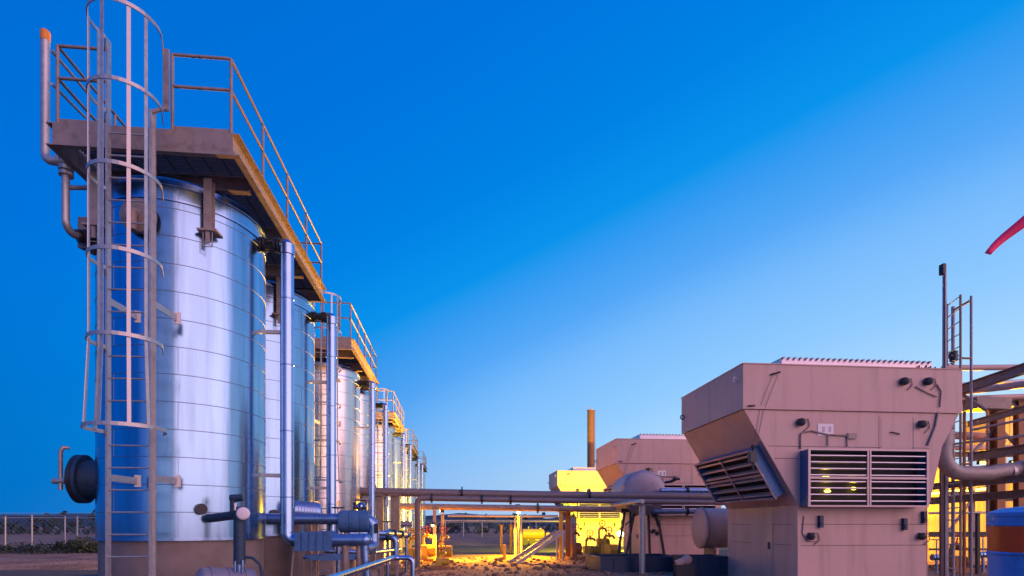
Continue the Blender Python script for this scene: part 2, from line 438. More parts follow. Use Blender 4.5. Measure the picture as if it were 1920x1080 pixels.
# ================================================================== TANKS
TR, TX = 1.306, -4.863
T0 = V((TX, 10.54, 0)); TZ0, TZ1 = 1.46, 7.20
def make_tank():
    root = empty('storage_tank', T0, 'x', 'tank', 'silver insulated tanks in the left row')
    n = 96
    m = MB(); prof = [(TR, TZ0), (TR, TZ1 - .14), (TR - .012, TZ1 - .06), (TR - .06, TZ1 - .012), (TR - .14, TZ1), (0.001, TZ1 + .006)]
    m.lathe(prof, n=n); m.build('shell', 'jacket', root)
    m = MB(); m.lathe([(TR - .035, 0), (TR - .035, TZ0 + .01)], n=64); m.build('skirt', 'skirt', root)
    m = MB(); z = TZ0 + .44; zs = []
    while z < TZ1 - .3: zs.append(z); z += .435
    for z in zs: m.lathe([(TR + .001, z - .006), (TR + .006, z - .002), (TR + .006, z + .002), (TR + .001, z + .006)], n=n, capa=False, capb=False)
    # staggered vertical laps
    for k, z in enumerate([TZ0] + zs):
        z2 = (zs + [TZ1 - .2])[k]
        for q in range(4):
            a = q * math.pi / 2 + (k % 2) * .8 + .35
            p = V((math.cos(a), math.sin(a), 0)); t = V((-p.y, p.x, 0))
            m.obox(p * (TR - .004) + t * -.005 + V((0, 0, z)), t * .01, p * .008, V((0, 0, z2 - z)))
    m.build('jacket_bands', 'jacket_seam', root)
    m = MB()
    for z, w_ in ((TZ0 - .015, .05), (TZ1 - .40, .03), (TZ1 - .17, .02)):
        m.lathe([(TR - .02, z), (TR + .02, z), (TR + .02, z + w_), (TR - .02, z + w_)], n=n, capa=False, capb=False)
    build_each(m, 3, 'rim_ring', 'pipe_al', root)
    # manway on the far left flank
    az = V((-1, -.12, 0)).normalized(); mz = 2.49
    m = MB(); c = az * (TR - .05) + V((0, 0, mz)); m.lathe([(.33, 0), (.33, .3), (.42, .3), (.42, .36)], c, az, 28)
    mw = m.build('manway', 'insul', root)
    m = MB(); m.lathe([(.42, .365), (.42, .43), (.36, .47), (.2, .53), (.001, .56)], c, az, 28); m.build('manway_cover', 'dark', mw)
    m = MB(); e = c + az * .62; m.tube([e + V((.02, -.16, -.2)), e + V((.02, -.16, .45)), e + V((.06, -.16, .52)), e + V((.12, -.1, .52))], .035, 8); m.cyl(e + V((-.1, -.16, -.05)), e + V((.1, -.16, -.05)), .05, 8); m.build('davit_arm', 'galv', mw)
    # thermowell / nozzle
    m = MB(); q = V((.55, -.835, 0)); m.lathe([(.05, 0), (.05, .1), (.09, .1), (.09, .14)], q * (TR - .02) + V((0, 0, 1.95)), q, 14); m.build('nozzle', 'dark', root)
    return root
tank0 = make_tank()
tank0['label'] = 'nearest silver insulated tank, directly behind the tall caged ladder'
tys = [10.54, 14.1, 20.6, 24.3, 32.0, 36.4, 44.0, 48.2, 56.5, 61.0]
tl_ = ['', 'second silver tank in the row, at the far end of the nearest walkway', 'third silver tank in the row, nearest of the two under the second walkway',
       'fourth silver tank in the row, far one under the second walkway', 'fifth silver tank in the row, lit yellow below the third walkway',
       'sixth silver tank in the row, far one below the third walkway', 'seventh silver tank in the row, nearest one below the fourth walkway',
       'eighth silver tank in the row, under the far end of the fourth walkway', 'ninth silver tank in the row, second from its far end',
       'last silver tank at the far end of the row']
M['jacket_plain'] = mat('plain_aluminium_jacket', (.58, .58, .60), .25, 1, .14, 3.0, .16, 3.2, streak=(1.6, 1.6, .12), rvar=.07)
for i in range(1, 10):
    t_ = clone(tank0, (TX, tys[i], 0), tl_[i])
    if i >= 2:                               # farther shells leave out the painted sky blue, so lamplight stays warm
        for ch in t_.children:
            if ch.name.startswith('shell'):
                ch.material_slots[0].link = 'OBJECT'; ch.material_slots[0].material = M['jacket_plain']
# extras on the first tank only
def tank_extras():
    fr = aY(165, 345, 10.0) - T0
    m = MB(); a = V((-.93, -.37, 0)); p = a * TR
    m.obox(p + V((-.08, -.34, 6.2)), V((.4, -.02, 0)), V((.1, .3, 0)), V((0, 0, .5))); m.build('junction_box', 'beam', tank0)
    q = (aY(275, 410, 9.35) - T0); q.z = 0; q.normalize(); c = q * (TR - .06) + V((0, 0, aY(275, 410, 9.2).z))
    m = MB(); m.lathe([(.20, 0), (.20, .12), (.26, .12), (.26, .2), (.16, .24)], c, q, 24)
    m.tube(bend([c + q * .2, c + q * .33, c + q * .33 + V((0, 0, -.3))], .1), .07, 12)
    m.build('top_nozzle', 'beam', tank0)
    for px, py in ((285, 555), (245, 905)):
        pass
tank_extras()

# ------------------------------------------------------------------ downcomer pipes (one beside each tank)
PX_ = -3.11
def make_downcomer():
    root = empty('downcomer_pipe', (PX_, 10.54, 0), 'x', 'pipe', 'vertical pipes beside the tanks')
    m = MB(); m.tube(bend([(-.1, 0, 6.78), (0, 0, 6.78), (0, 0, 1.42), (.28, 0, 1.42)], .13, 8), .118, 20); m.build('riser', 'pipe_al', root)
    m = MB()
    for x0, x1, r in ((-.46, -.42, .13), (-.40, -.36, .13), (-.22, -.18, .13), (-.16, -.12, .13)): m.cyl((x0, 0, 6.78), (x1, 0, 6.78), r, 18)
    m.cyl((-.50, 0, 6.78), (-.08, 0, 6.78), .075, 14)
    for k in range(8):
        a = k * math.pi / 4; m.cyl((-.48, .1 * math.cos(a), 6.78 + .1 * math.sin(a)), (-.1, .1 * math.cos(a), 6.78 + .1 * math.sin(a)), .012, 6)
    m.build('flange', 'dark', root)
    m = MB(); m.lathe([(.125, 0), (.132, .01), (.132, .19), (.125, .2)], (0, 0, 6.60), (0, 0, 1), 20, False, False)
    for z in (2.2, 3.4, 4.6, 5.8): m.lathe([(.119, z - .011), (.124, z - .004), (.124, z + .004), (.119, z + .011)], n=20, capa=False, capb=False)
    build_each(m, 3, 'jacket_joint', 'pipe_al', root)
    m = MB()
    for z in (2.6, 5.2): m.box((-.49, -.03, z - .03), (-.10, .03, z + .03))
    build_each(m, 1, 'support_clip', 'galv', root)
    return root
dc0 = make_downcomer(); dc0['label'] = 'bright vertical jacketed pipe standing right beside the nearest tank'
dl = ['', 'second bright vertical pipe, beside the second tank', 'third bright vertical pipe, beside the third tank', 'fourth vertical pipe, beside the fourth tank', 'fifth vertical pipe, beside the yellow-lit fifth tank', 'sixth vertical pipe, beside the sixth tank', 'seventh vertical pipe, beside the seventh tank', 'eighth vertical pipe, beside the eighth tank']
for i in range(1, 8): clone(dc0, (PX_, tys[i], 0), dl[i])

# ------------------------------------------------------------------ walkways over the tanks
PXL, PXR, PY0, PY1, PZ = -5.86, -3.37, 8.72, 14.3, 7.55
def make_platform():
    o = V((0, PY0, 0)); root = empty('tank_walkway', o, 'x', 'walkway', 'railed walkways over the tanks')
    bt = lambda m, n, k: m.build(n, k, root, o)
    m = MB(); h = .33
    def channel(a, b, inn):                 # C-channel with its web outside
        a, b = V(a), V(b); i = V(inn); d_ = b - a
        m.obox(a, d_, i * .012, V((0, 0, -h))); m.obox(a + i * .012, d_, i * .08, V((0, 0, -.014))); m.obox(a + i * .012 - V((0, 0, h - .014)), d_, i * .08, V((0, 0, -.014)))
    channel((PXL, PY0, PZ), (PXR, PY0, PZ), (0, 1, 0)); channel((PXL, PY1, PZ), (PXR, PY1, PZ), (0, -1, 0))
    build_each(m, 3, 'end_beam', 'beam', root, o)
    m = MB(); b_ = lambda x, s_: (m.obox((x, PY0 + .003, PZ - .003), (0, PY1 - PY0 - .006, 0), (s_ * .012, 0, 0), (0, 0, -h + .004)),
                            m.obox((x + s_ * -.09, PY0 + .003, PZ - .003), (0, PY1 - PY0 - .006, 0), (s_ * .09, 0, 0), (0, 0, -.016)),
                            m.obox((x + s_ * -.09, PY0 + .003, PZ - h + .015), (0, PY1 - PY0 - .006, 0), (s_ * .09, 0, 0), (0, 0, -.016)))
    b_(PXR + .012, -1); b_(PXL - .012, 1); build_each(m, 3, 'side_beam', 'beam', root, o)
    m = MB(); y = PY0 + .1
    while y < PY1 - .1:
        m.box((PXL + .02, y, PZ - .045), (PXR - .02, y + .008, PZ - .008)); y += .06
    for k in range(9):
        x = PXL + .1 + k * (PXR - PXL - .2) / 8; m.box((x, PY0 + .1, PZ - .042), (x + .01, PY1 - .1, PZ - .012))
    bt(m, 'grating', 'dark')
    m = MB()
    for y in (PY0 + 1.0, PY0 + 2.6, PY0 + 4.2): m.ibeam((PXL + .1, y, PZ - .2), (PXR - .1, y, PZ - .2), .24, .12)
    build_each(m, 3, 'cross_beam', 'beam', root, o)
    # brackets down to the shells
    for (x, y) in ((-3.99, 9.42), (-5.7, 9.42), (-3.99, 13.0)):
        m = MB(); m.ibeam((x, y, 6.42), (x, y, PZ - .32), .14, .12, .014, (0, 1, 0)); m.box((x - .15, y - .10, 6.385), (x + .15, y + .16, 6.418)); m.box((x - .03, y - .07, 6.20), (x + .03, y - .045, 6.385))
        m.tube([(x - .07, y - .06, 6.385), (x - .07, y - .06, 6.14), (x + .07, y - .06, 6.14), (x + .07, y - .06, 6.385)], .008, 6)
        bt(m, 'support_leg', 'beige')
    # railing
    RT, RMID = PZ + 1.12, PZ + .65
    def post(x, y): bt(MB().cyl((x, y, PZ), (x, y, RT), .024, 8), 'rail_post', 'beam')
    gx = aY(322, 120, PY0).x
    for x, y in ((PXL + .05, PY0 + .02), (gx, PY0 + .02), (PXR - .02, PY0 + .02)): post(x, y)
    for k in range(1, 5): post(PXR - .02, PY0 + (PY1 - PY0 - .04) * k / 4)
    for k in range(1, 5): post(PXL + .05, PY0 + (PY1 - PY0 - .04) * k / 4)
    lx1 = aY(200, 120, PY0).x
    for nm, z in (('top_rail', RT), ('mid_rail', RMID)):
        m = MB(); m.cyl((PXL + .05, PY0 + .02, z), (lx1, PY0 + .02, z), .022, 8); bt(m, nm, 'beam')
        m = MB(); m.tube(bend([(gx, PY0 + .02, z), (PXR - .02, PY0 + .02, z), (PXR - .02, PY1 - .02, z), (PXL + .05, PY1 - .02, z), (PXL + .05, PY0 + .02, z)], .05, 3), .022, 8); bt(m, nm, 'beam')
    m = MB(); m.box((PXL + .02, PY0 + .014, PZ), (lx1, PY0 + .022, PZ + .06)); m.box((gx, PY0 + .014, PZ), (PXR - .02, PY0 + .022, PZ + .06)); m.box((PXR - .01, PY0 + .02, PZ + .001), (PXR - .002, PY1, PZ + .06))
    build_each(m, 1, 'toe_board', 'beam', root, o)
    m = MB()   # diagonal pipe struts of the left corner
    m.cyl(aY(97, 95, PY0 + .05), aY(190, 205, PY0 + .9), .022, 8)
    m.cyl(aY(97, 157, PY0 + .05), aY(160, 220, PY0 + .9), .022, 8)
    build_each(m, 3, 'diagonal_brace', 'galv', root, o)
    return root
pl0 = make_platform(); pl0['label'] = 'nearest railed steel walkway resting on the first two tanks'
for y, lb in ((18.0, 'second railed walkway, over the third and fourth tanks'), (29.6, 'third railed walkway, lit orange over the fifth and sixth tanks'),
              (41.4, 'fourth railed walkway, over the seventh and eighth tanks'), (54.0, 'farthest railed walkway at the end of the tank row')):
    clone(pl0, (0, y, 0), lb)

# ------------------------------------------------------------------ caged ladders
LY = 8.42
def make_ladder():
    xl, xr_ = aY(203, 984, LY).x, aY(284, 984, LY).x; xm = aY(247, 984, LY).x
    o = V((xm, LY, 0)); root = empty('caged_ladder', o, 'x', 'ladder', 'caged ladders up to the walkways')
    bt = lambda m, n, k: m.build(n, k, root, o)
    zt = aY(205, 75, LY).z; ztr = aY(290, 208, LY).z
    for x, z1, sg in ((xl, zt, 1), (xr_, ztr, -1)):
        m = MB(); m.box((x - .014, LY - .045, .02), (x + .014, LY + .045, z1)); m.box((x - .014 + sg * -.028 - .0, LY + .02, .02), (x - .014 if sg > 0 else x + .042, LY + .045, z1))
        bt(m, 'stringer', 'galv')
    m = MB(); x1 = aY(304, 150, LY).x; m.obox((x1 - .04, LY + .1, aY(304, 198, LY).z), (.08, 0, 0), (0, .02, 0), (0, 0, aY(304, 80, LY).z - aY(304, 198, LY).z)); m.bar([(xr_, LY, ztr - .02), (x1, LY + .1, ztr + .12)], .03, .05, (0, 1, 0))
    bt(m, 'grab_plate', 'beam')
    z = .30
    while z < 7.3:
        bt(MB().cyl((xl, LY, z), (xr_, LY, z), .0125, 8), 'rung', 'galv'); z += .3155
    hz_ = [aY(235, q, 7.6).z for q in (0, 148, 305, 465, 625, 795)]
    cr, cy = .42, LY - .42
    def ringpt(a, k, z): return V((xm + .15 + math.sin(a) * cr * k, cy - math.cos(a) * cr * k, z))
    angs = [R(-118 + 236 * i / 24) for i in range(25)]
    flare = [1, 1, 1, 1, 1.02, 1.13]
    for z, k in zip(hz_, flare):
        pts = [ringpt(a, k, z) for a in angs]
        pts = [V((xl - .05, LY + .0, z))] + pts + [V((xr_ + .16, LY + .0, z))]
        bt(MB().strip(pts, .05, .012), 'cage_hoop', 'galv')
    for a in (-104, -76, -52, -8, 34, 62):
        ar = R(a); pts = [ringpt(ar, .975, hz_[0] - .0), ringpt(ar, .975, hz_[4]), ringpt(ar, 1.10, hz_[5])]
        m = MB(); t = V((math.cos(ar), math.sin(ar), 0)); m.bar(pts, .045, .008, t); bt(m, 'cage_bar', 'galv')
    for z in (aY(310, 585, 8.8).z, aY(310, 900, 8.8).z):
        for x, s_ in ((xl, 1), (xr_, 1)):
            m = MB(); m.obox((x - .006, LY + .045, z - .05), (.012, 0, 0), (.05 * s_, .62, 0), (0, 0, .1)); m.obox((x + .02 * s_, LY + .6, z - .09), (.08, .03, 0), (-.01, .03, 0), (0, 0, .18)); bt(m, 'wall_bracket', 'galv')
    return root
la0 = make_ladder(); la0['label'] = 'tall caged ladder standing in front of the nearest tank'
lp = la0.location.copy()
clone(la0, (-4.05, 17.45, 0), 'second caged ladder, in the gap before the second walkway')
clone(la0, (-4.05, 28.9, 0), 'third caged ladder, lit orange in the gap before the third walkway')
clone(la0, (-4.05, 40.6, 0), 'farthest caged ladder, before the fourth walkway')

# ------------------------------------------------------------------ vent pipe left of the first walkway
o = V((aY(85, 984, 9.3).x, 9.3, 0)); root = empty('vent_pipe', (o.x, 9.3, 6), 'upright vent pipe with an orange cap at the left end of the nearest walkway', 'pipe')
off = root.location
Yv = 9.3
m = MB(); m.tube(bend([aY(85, 75, Yv), aY(85, 301, Yv), aY(112, 303, Yv)], .13), .062, 14); m.build('standpipe', 'galv', root, off)
m = MB(); m.lathe([(.066, 0), (.066, .14), (.05, .16)], aY(85, 77, Yv), (0, 0, 1), 14); m.build('cap', 'orange', root, off)
m = MB(); p = aY(112, 303, Yv); q = aY(124, 318, Yv)
m.cyl(p - V((.02, 0, 0)), p + V((.05, 0, 0)), .1, 14); m.cyl(p + V((.07, 0, 0)), p + V((.12, 0, 0)), .1, 14); m.cyl(q + V((0, 0, -.02)), q + V((0, 0, .04)), .1, 14); m.cyl(q + V((0, 0, -.1)), q + V((0, 0, -.05)), .1, 14); m.ball(aY(121, 306, Yv), .08)
m.build('flange', 'galv', root, off)
m = MB(); m.tube(bend([aY(123, 308, Yv), aY(123, 441, Yv), aY(180, 443, 9.9)], .15), .055, 14); m.cyl(aY(123, 352, Yv), aY(165, 352, Yv + .3), .035, 10); m.build('drop_pipe', 'galv', root, off)
m = MB()
for a, b, r in ((143, 150, .1), (153, 158, .1), (160, 166, .1), (168, 174, .1)): m.cyl(aY(a, 443, 9.55), aY(b, 443, 9.58), r, 14)
m.build('valve', 'dark', root, off)

# ------------------------------------------------------------------ black insulated riser in front of the first tank
p0 = aY(448, 984, 8.95); root = empty('insulated_riser', (p0.x, p0.y, 0), 'black insulated upright pipe with a round pale gauge in front of the nearest tank', 'pipe'); off = root.location
Yr = 8.95
m = MB(); m.tube([aY(449, 950, Yr), aY(449, 1058, Yr)], .085, 16); m.build('upright', 'insul', root, off)
m = MB(); m.tube([aY(392, 972, 9.4), aY(430, 967, 9.1), aY(452, 964, Yr)], .07, 14); m.build('branch', 'insul', root, off)
m = MB(); m.tube(bend([aY(437, 962, Yr), aY(437, 936, Yr), aY(456, 934, Yr)], .05), .045, 12); m.cyl(aY(432, 934, Yr), aY(455, 933, Yr), .055, 12); m.build('top_valve', 'insul', root, off)
m = MB(); m.cyl(aY(441, 943, Yr - .07), aY(441, 957, Yr - .07), .02, 8); m.build('stem', 'white', root, off)
m = MB(); c = aY(457, 963, Yr - .09); m.lathe([(.06, 0), (.095, .02), (.095, .06), (.075, .075), (.02, .08), (.001, .08)], c, V((-c.x * .5 - .1, -c.y, .05)), 24); m.build('gauge', 'bright', root, off)
m = MB(); m.cyl(aY(449, 1052, Yr), aY(449, 1075, Yr), .06, 12); m.cyl(aY(455, 1050, Yr - .08), aY(455, 1074, Yr - .08), .02, 8); m.cyl(aY(441, 1052, Yr - .08), aY(441, 1074, Yr - .08), .015, 8); m.build('coupling', 'pipe_al', root, off)
m = MB(); c = aY(462, 1047, Yr); m.tube(bend([aY(450, 1046, Yr), aY(472, 1045, Yr), aY(488, 1058, Yr), aY(494, 1100, Yr)], .1), .022, 8); m.build('hose', 'insul', root, off)
m = MB(); a = aY(378, 1098, 8.75); b = aY(468, 1098, 9.15); dd = (b - a).normalized()
m.cyl(a, b, .27, 28); m.dome(b, dd, .27, .1); m.dome(a, -dd, .27, .1)
for t in (.15, .5, .85): m.cyl(a.lerp(b, t) - dd * .02, a.lerp(b, t) + dd * .02, .285, 28)
root2 = empty('horizontal_drum', (a.x, a.y, 0), 'grey horizontal drum at the foot of the black insulated riser', 'drum'); m.build('drum_body', 'vessel', root2, root2.location)
m = MB()
for t in (.2, .8): q = a.lerp(b, t); m.box((q.x - .04, q.y - .2, 0), (q.x + .04, q.y + .2, q.z - .2))
build_each(m, 1, 'saddle', 'beam', root2, root2.location)

# ------------------------------------------------------------------ jacketed manifold between the tanks and the yard
def pthing(name, loc, label, cat='pipe', group=None):
    r_ = empty(name, loc, label, cat, group); return r_, r_.location
root, off = pthing('header_pipe', (-2.9, 12.2, 0), 'upper jacketed pipe running out between the first two tanks to a wrapped valve')
Yh = 12.2; zc = aY(600, 973, Yh).z
m = MB(); m.tube(bend([(-5.0, Yh, zc), (aY(700, 973, Yh).x, Yh, zc), (aY(700, 973, Yh).x, Yh, zc - .62), (aY(690, 973, Yh).x, Yh - .5, zc - .62)], .2), .118, 18); m.build('pipe_run', 'pipe_sky_tint', root, off)
m = MB(); x0, x1 = aY(637, 973, Yh).x, aY(694, 973, Yh).x
for k in range(3):
    xa = x0 + (x1 - x0) * k / 3; rr = .232 + .005 * (k % 2) + (.008 if k == 3 else 0); m.lathe([(rr - .010, 0), (rr, .02), (rr + .004, (x1 - x0) / 6), (rr, (x1 - x0) / 3 - .02), (rr - .010, (x1 - x0) / 3)], (xa, Yh, zc - .05), (1, 0, 0), 12)
m.build('valve_blanket', 'blanket', root, off)
m = MB(); xk = (x0 + x1) / 2
m.cyl((xk, Yh, zc + .2), (xk, Yh, zc + .36), .03, 8); m.cyl((xk + .1, Yh, zc + .2), (xk + .1, Yh, zc + .3), .02, 8); m.box((x1 + .12, Yh - .2, zc - .3), (x1 + .2, Yh - .1, zc - .1)); m.build('actuator', 'dark', root, off)
m = MB(); m.ibeam((x0 - .5, Yh, 0), (x0 - .5, Yh, zc - .12), .12, .1, .012, (1, 0, 0)); m.ibeam((x1 + .05, Yh, 0), (x1 + .05, Yh, zc - .75), .12, .1, .012, (1, 0, 0)); build_each(m, 3, 'stand', 'beam', root, off)

root, off = pthing('manifold_pipe', (-2.7, 10.54, 0), 'lower jacketed pipe with wrapped valve, joined to the nearest vertical pipe')
Yl = 10.54; zc = 1.42; xe = aY(684, 1013, Yl).x
m = MB(); m.tube([(PX_ + .285, Yl, zc), (xe, Yl, zc)], .118, 18); m.ball((xe, Yl, zc), .125, 18, 10); m.tube(bend([(xe, Yl, zc), (xe, Yl, zc - .2), (xe + .05, Yl, zc - .9)], .1), .07, 12); m.build('pipe_run', 'pipe_sky_tint', root, off)
x0, x1 = aY(557, 1013, Yl).x, aY(624, 1013, Yl).x
m = MB()
m.hexa([(x0, Yl - .2, zc - .2), (x1, Yl - .21, zc - .17), (x1, Yl + .2, zc - .17), (x0, Yl + .2, zc - .2), (x0 + .02, Yl - .18, zc + .15), (x1, Yl - .2, zc + .17), (x1, Yl + .18, zc + .17), (x0 + .02, Yl + .18, zc + .15)])
for k in range(5):
    xa = x0 + (x1 - x0) * (k + .1) / 5; m.obox((xa, Yl - .225, zc - .19), (.1, .0, 0), (0, .03, 0), (.004, .012, .33))
m.build('valve_blanket', 'blanket', root, off)
m = MB(); m.tube([(x1 + .22, Yl, zc - .1), (x1 + .22, Yl, 0)], .06, 10); m.tube([(xe - .11, Yl, zc - .1), (xe - .11, Yl, 0)], .05, 10); m.tube([(x0 - .05, Yl - .05, zc - .2), (x0 - .16, Yl - .05, 0)], .02, 6); build_each(m, 3, 'stand', 'beam', root, off)

root, off = pthing('pump_motor', (aY(570, 984, 13).x, 13, 0), 'blue-lit horizontal motor with a rounded hood behind the nearest vertical pipe', 'motor')
Ym = 12.9; a = aY(547, 958, Ym); b = aY(592, 962, Ym + .3); dd = (b - a).normalized()
m = MB(); m.cyl(a, b, .25, 24); m.dome(b, dd, .25, .12); m.dome(a, -dd, .25, .08); m.build('casing', 'pipe_sky_tint', root, off)
m = MB()
for k in range(7): q = a.lerp(b, .12 + k * .12); m.cyl(q - dd * .006, q + dd * .006, .256, 24)
m.build('cooling_fins', 'vessel', root, off)
m = MB(); m.box((a.x + .05, Ym - .12, 0), (a.x + .18, Ym + .12, a.z - .22)); m.box((b.x - .18, Ym + .1, 0), (b.x - .05, Ym + .34, a.z - .22)); build_each(m, 1, 'stand', 'beam', root, off)

root, off = pthing('cable_tray', (aY(620, 984, 11.2).x, 11.2, 0), 'low shallow steel tray beneath the wrapped lower valve', 'cable tray')
Yt = 11.4
m = MB(); x0, x1 = aY(580, 1044, Yt).x, aY(668, 1044, Yt).x; z0 = aY(600, 1047, Yt).z
m.box((x0, Yt - .16, z0 - .03), (x1, Yt + .3, z0 - .02)); m.box((x0, Yt - .172, z0 - .03), (x1, Yt - .16, z0 + .07)); m.box((x0, Yt + .3, z0 - .03), (x1, Yt + .312, z0 + .07))
for k in range(3): m.tube([(x0 - .1, Yt - .06 + k * .11, z0 + .03), (x1 + .1, Yt - .06 + k * .11, z0 + .03)], .035, 8)
m.build('tray', 'pipe_sky_tint', root, off)
m = MB()
for x in (x0 + .1, x1 - .1): m.box((x - .03, Yt, 0), (x + .03, Yt + .06, z0 - .031))
build_each(m, 1, 'stand', 'beam', root, off)

# smaller pipe runs further along the row
def run(name, pts, r, m_, label, group=None, stands=(), rb=.15, flanges=()):
    rt, of = pthing(name, (V(pts[0]).x, V(pts[0]).y, 0), label, 'pipe', group)
    m = MB(); m.tube(bend(pts, rb) if len(pts) > 2 else pts, r, 14); m.build('pipe_run', m_, rt, of)
    if flanges:
        f = MB()
        for i, t in flanges:
            a, b = V(pts[i]), V(pts[i + 1]); q = a.lerp(b, t); u = (b - a).normalized()
            f.cyl(q - u * .035, q - u * .008, r * 1.7, 16); f.cyl(q + u * .008, q + u * .035, r * 1.7, 16)
        build_each(f, 6, 'flange', 'dark' if m_ != 'rust' else 'rust', rt, of)
    for (x, y, z) in stands:
        s_ = MB(); s_.ibeam((x, y, 0), (x, y, z), .1, .1, .012, (0, 1, 0)); s_.box((x - .1, y - .1, 0), (x + .1, y + .1, .02)); s_.box((x - .09, y - .09, z), (x + .09, y + .09, z + .015)); s_.build('stand', 'beam', rt, of)
    return rt
pb = aY(783, 1000, 22.9)
a = aZ(600, 1092, 1.0); b = aZ(738, 1046, 1.0); c = aY(774, 1046, b.y)
run('ground_pipe', [V((a.x - .9, a.y - .9, 0)), V((a.x - .9, a.y - .9, 1.0)), a, b, V((c.x, b.y, 1.0)), V((c.x, b.y, 0))], .055, 'pipe_al', 'long thin bright pipe slanting low in front of the wrapped valves', stands=[tuple(a.lerp(b, .62) - V((0, 0, .07)))], rb=.12)
y = 17.0
run('transfer_pipe', [aY(690, 1009, y), aY(742, 1007, y), aY(742, 1030, y), aY(742, 1046, y)], .09, 'pipe_sky_tint', 'short pinkish pipe leaving the second vertical pipe group, below the concrete columns', flanges=[(0, .25), (0, .7)], stands=[tuple(aY(716, 1014, y))])
run('transfer_pipe', [aY(655, 1000, 15.6), aY(725, 1000, 16.2), aY(760, 1002, 19.5)], .075, 'pipe_sky_tint', 'thin bright pipe with flanges behind the wrapped upper valve', flanges=[(0, .5), (1, .3), (1, .7)], stands=[tuple(aY(745, 1006, 18))])
run('transfer_pipe', [aY(608, 1033, 14.1), aY(700, 1036, 14.3), aY(750, 1030, 18)], .06, 'pipe_sky_tint', 'low bright pipe passing behind the lower wrapped valve', flanges=[(0, .4), (0, .8)], stands=[tuple(aY(660, 1042, 14.2))])
# upright valves along the pipes
def valve(px, py0, py1, Y, label, rr=.12, wheel='red'):
    rt, of = pthing('valve_stand', (aY(px, 984, Y).x, Y, 0), label, 'valve', 'upright valves among the pipes')
    p = aY(px, py0, Y); q = aY(px, py1, Y)
    m = MB(); m.cyl((p.x, Y, 0), q, .05, 10); m.cyl(q, p, .022, 8); m.ball(q, .11, 12, 8); m.cyl(q + V((-.17, 0, 0)), q + V((-.13, 0, 0)), .12, 14); m.cyl(q + V((.13, 0, 0)), q + V((.17, 0, 0)), .12, 14); m.cyl(q + V((-.14, 0, 0)), q + V((.14, 0, 0)), .06, 10); m.build('valve_body', 'pipe_al', rt, of)
    m = MB(); tor = [p + V((math.cos(i * math.pi / 8) * rr, math.sin(i * math.pi / 8) * rr, 0)) for i in range(16)]; m.tube(tor, .015, 6, closed=True)
    for i in range(3): u = V((math.cos(i * math.pi / 3) * rr, math.sin(i * math.pi / 3) * rr, 0)); m.cyl(p - u, p + u, .01, 6)
    m.build('handwheel', wheel, rt, of)
valve(676, 938, 950, 14.6, 'small valve with a dark handwheel left of the concrete columns', .15, 'dark')
valve(634, 952, 975, 13.4, 'squat valve just right of the second vertical pipe', .14, 'dark')
valve(727, 978, 1000, 17.5, 'valve with a dark handwheel in front of the second concrete column', .16, 'dark')
valve(762, 985, 1004, 20.0, 'upright valve left of the tall pale post, lit blue', .2, 'dark')
# dark box near the columns
rt, of = pthing('control_box', (aY(762, 984, 20.6).x, 20.6, 0), 'dark control box on a post right of the second concrete column', 'box')
m = MB(); a = aY(752, 990, 20.6); b = aY(773, 977, 20.6); m.box((a.x, 20.5, a.z), (b.x, 20.75, b.z)); m.box((a.x + .02, 20.48, a.z + .03), (b.x - .02, 20.5, b.z - .03)); m.build('enclosure', 'vessel', rt, of)
m = MB(); m.box((a.x + .15, 20.6, 0), (a.x + .22, 20.67, a.z)); m.build('stand', 'beam', rt, of)
for px, lb in ((711, 'left of the two concrete columns under the overhead pipe'), (741, 'right of the two concrete columns under the overhead pipe')):
    z = aY(px, 929, 22.9).z - .02; p = aY(px, 984, 22.9)
    rt, of = pthing('concrete_column', (p.x, 22.9, 0), lb, 'column', 'concrete columns under the overhead pipe')
    m = MB(); m.box((p.x - .17, 22.73, 0), (p.x + .17, 23.07, z)); m.build('shaft', 'concrete', rt, of)
    m = MB(); m.box((p.x - .2, 22.6, z + .002), (p.x + .2, 23.2, z + .05)); m.box((p.x - .26, 22.62, -.0), (p.x + .26, 23.18, .12)); m.build('base_and_cap', 'beam', rt, of)

# ------------------------------------------------------------------ overhead pipes across the yard
def across(name, pts, r, m_, label, flng=(), posts=()):
    return run(name, pts, r, m_, label, 'overhead pipes across the yard', flanges=flng, rb=.3)
run('overhead_pipe', [aY(560, 920.5, 23.15), aY(640, 921, 23.15), aY(1000, 928, 23.15), aY(1500, 933, 23.15)], .17, 'pipe_grey', 'thick uppermost overhead pipe crossing the yard from the tanks to the coolers', 'overhead pipes across the yard', flanges=[(1, .17), (1, .62), (2, .2)])
top = aY(783, 934, 22.85)
run('overhead_pipe', [V((top.x, 22.85, 0)), V((top.x, 22.85, top.z)), aY(1000, 938, 22.85), aY(1500, 944, 22.85)], .115, 'pipe_grey', 'pipe rising as a tall pale post then turning right just under the uppermost overhead pipe', 'overhead pipes across the yard', flanges=[(1, .12), (1, .55), (1, .8)], rb=.2)
run('overhead_pipe', [aY(748, 949, 27.5), aY(860, 951, 27.5), aY(1152, 955, 27.5)], .15, 'beam', 'brownish overhead pipe hanging below the two front ones', 'overhead pipes across the yard', flanges=[(0, .3), (1, .5)])
run('overhead_pipe', [aY(840, 967, 31), aY(1046, 968, 31)], .075, 'galv', 'thin grey overhead pipe below the brownish one', 'overhead pipes across the yard', flanges=[(0, .6)])
run('overhead_pipe', [aY(832, 976.5, 34), aY(1060, 977, 34)], .05, 'galv', 'thinnest overhead pipe, lowest against the hills', 'overhead pipes across the yard')
